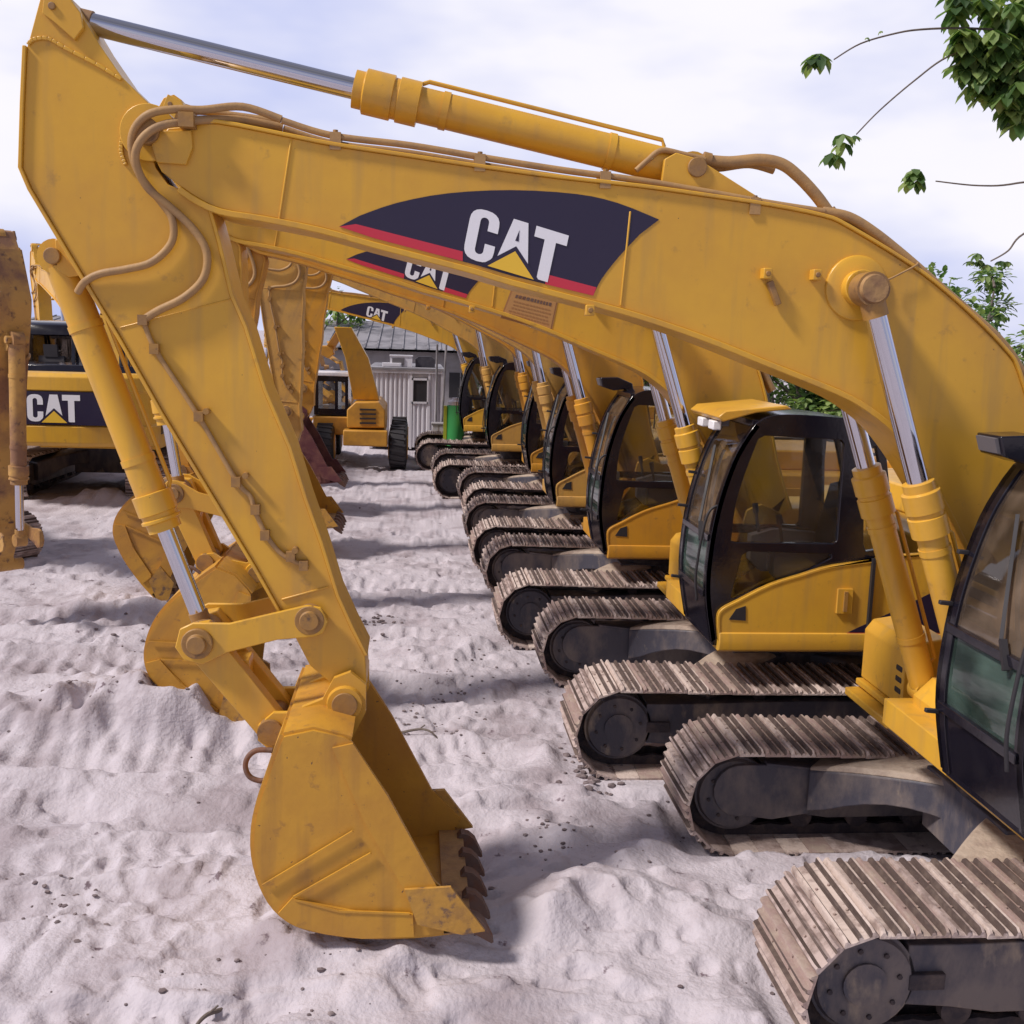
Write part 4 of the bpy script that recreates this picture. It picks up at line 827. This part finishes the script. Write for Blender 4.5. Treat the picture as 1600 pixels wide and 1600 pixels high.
# fuel pump like cabinet and stacked boxes
x, y = G(712, 690); y = 31.0; x, _ = U(712, 640, y); _, zt = U(712, 626, y); _, z0 = U(712, 690, y)
root = empty('storage_tank', (x, y, 0)); tag(root, 'upright green tank with a lime yellow side and pale lid', 'tank')
b = MB(); b.loft([[(math.cos(a)*.26*k, math.sin(a)*.26*k, z) for a in np.linspace(0, 2*math.pi, 20, endpoint=False)] for z, k in ((0, .9), (.06, 1), (zt-.2, 1), (zt-.12, .9))], M['green']); b.build('drum', root)
b = MB(); b.box((-.34, -.12, .05), (-.25, .12, zt-.15), M['lime']); b.build('side_panel', root)
b = MB(); b.lathe((0, 0, zt-.12), (0, 0, 1), [(0, .24), (.1, .24), (.14, .12), (.2, .1)], M['corr'], 18); b.build('lid', root)
x, _ = U(688, 660, 32.0)
for k in range(4):
    b = MB(); w_ = .30-.03*(k % 2); b.box((-w_, -.25, 0), (w_, .25, .21), M['corr']); b.box((-w_-.02, -.27, .19), (w_+.02, .27, .24), M['conc']); o = b.build('crate', None, (x+.03*(k % 2), 32, .05+.25*k), bevel=.01)
    tag(o, ['bottom pale crate of the stack right of the site cabin', 'second pale crate from the ground, right of the site cabin', 'third pale crate from the ground, right of the site cabin', 'topmost pale crate of the stack right of the site cabin'][k], 'crate', 'pale crates stacked beside the site cabin')
# tall dark post pair
for px, lb in ((682, 'thin grey pole at the right corner of the site cabin'), (690, 'leaning grey pole just right of the site cabin corner')):
    x, _ = U(px, 600, 33.2); b = MB(); b.cyl((0, 0, 0), (.12 if px > 685 else 0, 0, 3.3), .035, M['roofg'], 10); b.cyl((0, 0, 0), (0, 0, .12), .09, M['roofg'], 10); o = b.build('pole', None, (x, 33.2, 0)); tag(o, lb, 'pole')
# wheeled excavator in front of the cabin
YL = 29.0; xl, _ = U(572, 660, YL); root = empty('wheeled_loader', (xl, YL, hz(xl, YL)-.02)); tag(root, 'orange yellow wheeled machine with raised boom parked before the site cabin', 'loader')
def Q(px, py, dy=0): x, z = U(px, py, YL+dy); return (x-xl, dy, z)
b = MB(); b.prism([Q(543, 668)[::2], Q(543, 640)[::2], Q(556, 628)[::2], Q(592, 628)[::2], Q(602, 640)[::2], Q(602, 668)[::2]], -.3, 2.4, M['orange']); b.prism([Q(538, 694)[::2], Q(538, 670)[::2], Q(606, 672)[::2], Q(606, 696)[::2]], -.55, -.05, M['orange']); b.prism([Q(488, 680)[::2], Q(488, 652)[::2], Q(600, 655)[::2], Q(600, 684)[::2]], .2, 3.2, M['orange'])
b.build('body', root, bevel=.03)
b = MB()
for k in range(4): a_, c_ = Q(563, 638+k*7), Q(588, 641+k*7); b.box((a_[0], -.33, c_[2]), (c_[0], -.29, a_[2]), M['rubber'])
b.build('grille', root)
b = MB(); c0, c1, c2, c3 = Q(489, 650), Q(489, 588), Q(543, 590), Q(543, 652); b.prism([c0[::2], c1[::2], c2[::2], c3[::2]], .3, 1.7, M['black'], holes=[[Q(496, 640)[::2], Q(496, 597)[::2], Q(522, 598)[::2], Q(522, 641)[::2]], [Q(527, 641)[::2], Q(527, 598)[::2], Q(538, 599)[::2], Q(538, 641)[::2]]]); cbo = b.build('cab', root)
b = MB(); b.prism([Q(486, 588)[::2], Q(486, 582)[::2], Q(546, 584)[::2], Q(546, 590)[::2]], .2, 1.8, M['corr']); b.build('roof', cbo, bevel=.02)
b = MB(); b.prism([Q(495, 641)[::2], Q(495, 596)[::2], Q(539, 598)[::2], Q(539, 642)[::2]], .34, .36, M['glass']); b.build('window', cbo)
b = MB(); a_, m_, t_ = Q(573, 625, .5), Q(558, 560, .2), Q(536, 512, -.2); b.loft([[Vector(p)+Vector((dx*w_, dy*.22, 0)) for dx, dy in ((-1, -1), (1, -1), (1, 1), (-1, 1))] for p, w_ in ((a_, .34), (m_, .30), (t_, .22))], M['yellow'], smooth=False); b.build('boom', root, bevel=.02)
b = MB(); e_ = Q(514, 548, .6); b.loft([[Vector(p)+Vector((dx*w_, dy*.14, 0)) for dx, dy in ((-1, -1), (1, -1), (1, 1), (-1, 1))] for p, w_ in ((t_, .10), (e_, .13))], M['orange'], smooth=False); b.prism([(e_[0]-.22, e_[2]-.1), (e_[0]-.18, e_[2]+.12), (e_[0]+.12, e_[2]+.12), (e_[0]+.15, e_[2]-.1), (e_[0], e_[2]-.22)], .3, .8, M['orange']); b.build('stick', root, bevel=.02)
for px, dy in ((508, .1), (622, .1), (508, 2.9), (622, 2.9)):
    c = Q(px, 684, 0); x = c[0]; w_ = -1 if px < 560 else 1
    b = MB(); b.lathe((x-.24, dy, .58), (1, 0, 0), [(0, .38), (.02, .52), (.08, .58), (.40, .58), (.46, .52), (.48, .38)], M['rubber'], 30)
    for k in range(22):
        a = k*2*math.pi/22; b.bar((x-.2, dy+.585*math.cos(a), .58+.585*math.sin(a)), (x+.2, dy+.585*math.cos(a+.12), .58+.585*math.sin(a+.12)), .06, .035, M['rubber'], up=(0, math.cos(a), math.sin(a)))
    wo_ = b.build('tyre', root); b = MB(); b.lathe((x-.26, dy, .58), (1, 0, 0), [(0, .1), (0, .3), (.05, .38), (.47, .38), (.52, .3), (.52, .1)], M['orange'], 24); b.build('rim', wo_)

# ------------------------------------------------------------------ trees
def leafmat(name, c1, c2):
    m = mat(name, c1, .5, col2=c2, scale=1.2, lo=.4, hi=.6); n = m.node_tree.nodes; l = m.node_tree.links; b_ = n['Principled BSDF']; out = n['Material Output']
    tr = n.new('ShaderNodeBsdfTranslucent'); tr.inputs[0].default_value = (c2[0]*1.6, c2[1]*1.8, c2[2], 1); ms = n.new('ShaderNodeMixShader'); ms.inputs[0].default_value = .35
    l.new(b_.outputs[0], ms.inputs[1]); l.new(tr.outputs[0], ms.inputs[2]); l.new(ms.outputs[0], out.inputs[0]); return m
LM = [leafmat('leaf_dark', (.035, .075, .028), (.06, .12, .035)), leafmat('leaf_mid', (.08, .15, .045), (.13, .21, .06)), leafmat('leaf_light', (.18, .27, .09), (.27, .34, .12))]
M['bark'] = mat('bark', (.16, .13, .11), .9, col2=(.09, .07, .06), scale=6, bump=.6)
def leaf(b, p, d, up, ln, wd, m):
    d = d.normalized(); sd = d.cross(up)
    if sd.length < .05: sd = d.orthogonal()
    sd.normalize(); n_ = sd.cross(d); i = b.mi(m)
    a = b.bm.verts.new(p); e = b.bm.verts.new(p+d*ln+n_*(-.12*ln)); L1_ = b.bm.verts.new(p+d*ln*.35+sd*wd+n_*.06*ln); L2_ = b.bm.verts.new(p+d*ln*.75+sd*wd*.75); R1_ = b.bm.verts.new(p+d*ln*.35-sd*wd+n_*.06*ln); R2_ = b.bm.verts.new(p+d*ln*.75-sd*wd*.75); mm = b.bm.verts.new(p+d*ln*.5-n_*.03*ln)
    for f in ((a, L1_, mm), (L1_, L2_, mm), (L2_, e, mm), (a, mm, R1_), (R1_, mm, R2_), (R2_, mm, e)): b.face(f, i, False)
def rv_(s_=1.0): return Vector((random.gauss(0, 1), random.gauss(0, 1), random.gauss(0, 1))).normalized()*s_
def tuft(b, p, n, ln, droop=.9):
    for k in range(n):
        a = 2*math.pi*k/n+random.random()*.5; d = Vector((math.cos(a), math.sin(a), -droop*random.uniform(.4, 1.6))); leaf(b, p, d, Vector((0, 0, 1)), ln*random.uniform(.7, 1.15), ln*.26, random.choice(LM))
def tree(name, x, y, h, cr_, n, lsz, lb, group=None, low=.25, seed=1, trunk=.12, mats=(0, 1, 1, 2)):
    random.seed(seed); root = empty(name, (x, y, hz(x, y)-.05)); tag(root, lb, 'tree' if name != 'bush' else 'bush', group)
    tk = MB(); lv = MB(); tk.tube([(0, 0, 0), (.08*h*.2, 0, h*.3), (-.02*h, .05, h*.6), (0, 0, h*.92)], lambda t: trunk*(1-.85*t)+.01, M['bark'], 8)
    cl = []
    for k in range(int(16+h*3)):
        z = h*(low+(1-low)*random.random()); rr = cr_*math.sqrt(max(.05, 1-((z/h-.55)/.5)**2))*random.uniform(.45, 1.05); a = random.uniform(0, 6.28)
        p = Vector((rr*math.cos(a), rr*math.sin(a), z)); cl.append((p, random.uniform(.25, .55)*cr_*.6+.12)); q0 = Vector((0, 0, max(.1, z-rr*.5)))
        tk.tube([q0, (q0+p)/2+Vector((0, 0, .1*rr)), p], lambda t: trunk*.35*(1-.8*t)+.006, M['bark'], 6)
    per = n//len(cl)
    for p, r_ in cl:
        mt = [LM[j] for j in random.choice([mats, mats, (mats[0], mats[0], mats[1]), (mats[-1], mats[1], mats[-1])])]
        for k in range(per):
            v = rv_(r_*random.random()**.45); v.z *= .75; q = p+v; d = v.normalized()+rv_(.7)+Vector((0, 0, -.35)); leaf(lv, q, d, Vector((0, 0, 1)), lsz*random.uniform(.6, 1.3), lsz*.3, random.choice(mt))
    tk.build('trunk', root); lv.build('crown', root); return root
G_T = 'trees and bushes along the right hand boundary'
specs = [(9.0, 27, 4.3, 1.9, 'broad dark green bush nearest behind the yellow visored cab'), (11.2, 31, 4.9, 2.2, 'rounded light green bush behind the first boom, left of the taller trees'), (7.0, 33, 3.9, 1.8, 'low leafy bush furthest left along the right boundary'),
         (13.6, 29, 5.3, 2.3, 'leafy tree of middle height behind the first boom'), (16.8, 31, 5.9, 2.2, 'tall tree showing past the right end of the first boom'), (12.0, 36, 5.0, 2.5, 'dark tree standing farther back between the bushes'), (9.2, 38, 4.5, 2.3, 'far bush partly hidden behind the row of cabs'), (5.0, 41, 4.0, 2.1, 'distant bush behind the far cabs, right of the sheds')]
for k, (x, y, h_, c_, lb) in enumerate(specs): tree('tree' if h_ > 4.8 else 'bush', x, y, h_, c_, 5200, .24, lb, G_T, .05, 40+k, .11)
tree('tree', -3.4, 50, 5.0, 1.6, 1500, .3, 'small green tree rising behind the grey shed roof', None, .3, 77)
# big tree whose branches hang in from the upper right
random.seed(5); YT = 12.0
def TP(px, py, dy=0.0): x, z = U(px, py, YT+dy); return Vector((x, YT+dy, z))
tx_, tz_ = U(1790, 0, YT)
root = empty('tree', (tx_, YT, hz(tx_, YT)-.1)); tag(root, 'near tree with drooping lobed leaves hanging in from the upper right corner', 'tree'); O = Vector(root.location)
tk = MB(); lv = MB(); hT = TP(1700, -60).z-O.z
tk.tube([(0, 0, 0), (.1, .05, 2.5), (-.05, 0, 5), (-.2, 0, hT)], lambda t: .22*(1-.7*t), M['bark'], 12)
def twig(pts, r=.012): tk.tube([TP(*p)-O for p in pts], lambda t: r*(1-.6*t)+.003, M['bark'], 6)
top_ = (1745, -40)
twig([top_, (1660, 30), (1600, 46), (1500, 44), (1440, 46), (1400, 52), (1345, 68), (1303, 93)]); twig([top_, (1640, 40), (1560, 60), (1482, 88), (1430, 125), (1375, 172), (1338, 210)])
twig([(1770, 120), (1690, 260), (1590, 286), (1530, 290), (1462, 283)]); twig([(1780, 200), (1680, 330), (1600, 365), (1575, 392), (1548, 408)]); twig([top_, (1650, 60), (1600, 120), (1560, 150)], .02); twig([top_, (1620, -20), (1540, -5), (1490, 2)], .02)
def cluster(px, py, n, spread, ln=.13, k=6):
    for j in range(n):
        p = TP(px+random.gauss(0, spread), py+random.gauss(0, spread), random.gauss(0, spread/140))-O; tuft(lv, p, k, ln)
cluster(1284, 92, 3, 7, .22, 6); cluster(1300, 230, 4, 10, .20, 5); cluster(1332, 212, 1, 3, .10); cluster(1437, 275, 4, 9, .19, 6); cluster(1356, 60, 1, 2, .05, 3); cluster(1376, 50, 1, 2, .05, 3)
cluster(1540, 402, 3, 9, .12); cluster(1525, 408, 2, 6, .1); cluster(1575, 410, 2, 7, .1)
for (px, py, n, s_) in ((1510, 62, 8, 12), (1530, 95, 8, 14), (1550, 125, 8, 14), (1580, 145, 8, 14), (1570, 60, 12, 22), (1590, 100, 12, 18), (1500, 2, 4, 10), (1560, 6, 6, 14), (1600, 20, 8, 16), (1640, 60, 24, 34), (1640, 150, 12, 24), (1700, 10, 30, 50), (1590, 170, 4, 8), (1780, -60, 50, 70), (1850, 60, 40, 70)): cluster(px, py, int(n*1.5), s_*1.05, .25, 6)
tk.build('trunk', root); lv.build('crown', root)

# ------------------------------------------------------------------ small debris on the sand
random.seed(21); M['clod'] = mat('dark_soil_clods', (.15, .115, .12), .95, col2=(.30, .25, .25), scale=20, bump=.4)
b = MB(); i_ = b.mi(M['clod'])
def clod(x, y, r):
    z = hz(x, y); c = Vector((x, y, z+r*.25)); g = bmesh.ops.create_icosphere(b.bm, subdivisions=1, radius=1.0)
    for v in g['verts']: v.co = c+Vector((v.co.x*r*random.uniform(.7, 1.4), v.co.y*r*random.uniform(.7, 1.2), v.co.z*r*random.uniform(.45, .8)))
for k in range(620):
    px, py = random.uniform(0, 1300), 760+840*random.random()**.8; x, y = G(px, py, .05)
    if float(vnoise(np.array([x*1.3]), np.array([y*1.6]), 77)[0]) < random.uniform(-.1, .35): continue
    clod(x, y, random.choice([.004, .005, .007, .009, .014, .02])*random.uniform(.7, 1.2))
for px, py, n, sx, sy, rr in ((580, 965, 40, 22, 8, .035), (650, 1120, 70, 60, 30, .022), (720, 1060, 50, 50, 22, .02), (930, 1185, 90, 26, 24, .04), (110, 1390, 40, 40, 25, .02), (150, 1140, 30, 50, 12, .03), (870, 1300, 30, 30, 22, .022), (300, 1010, 40, 70, 22, .03)):
    for k in range(n): x, y = G(px+random.gauss(0, sx), py+random.gauss(0, sy), .05); clod(x, y, rr*random.uniform(.3, 1))
o = b.build('soil_clods'); tag(o, 'dark crumbs and clods of soil strewn over the sand', None, None, 'stuff')
for px, py, ln, a, lb in ((322, 1580, .3, 2.1, 'curved brown stick poking out of the sand at the bottom edge'), (655, 1148, .35, .2, 'thin dark twig lying flat on the sand beside the big bucket')):
    x, y = G(px, py, .05); z = hz(x, y); b = MB(); b.tube([(-math.cos(a)*ln*.5, math.sin(a)*ln*.5, .01), (0, .02, .05), (math.cos(a)*ln*.3, -math.sin(a)*ln*.3, .04), (math.cos(a)*ln*.5, -math.sin(a)*ln*.45, -.03)], lambda t: .014*(1-.5*t), M['bark'], 8)
    b.tube([(0, .02, .05), (.05, .07, .07)], .006, M['bark'], 6, sm=False); o = b.build('twig', None, (x, y, z)); tag(o, lb, 'twig')
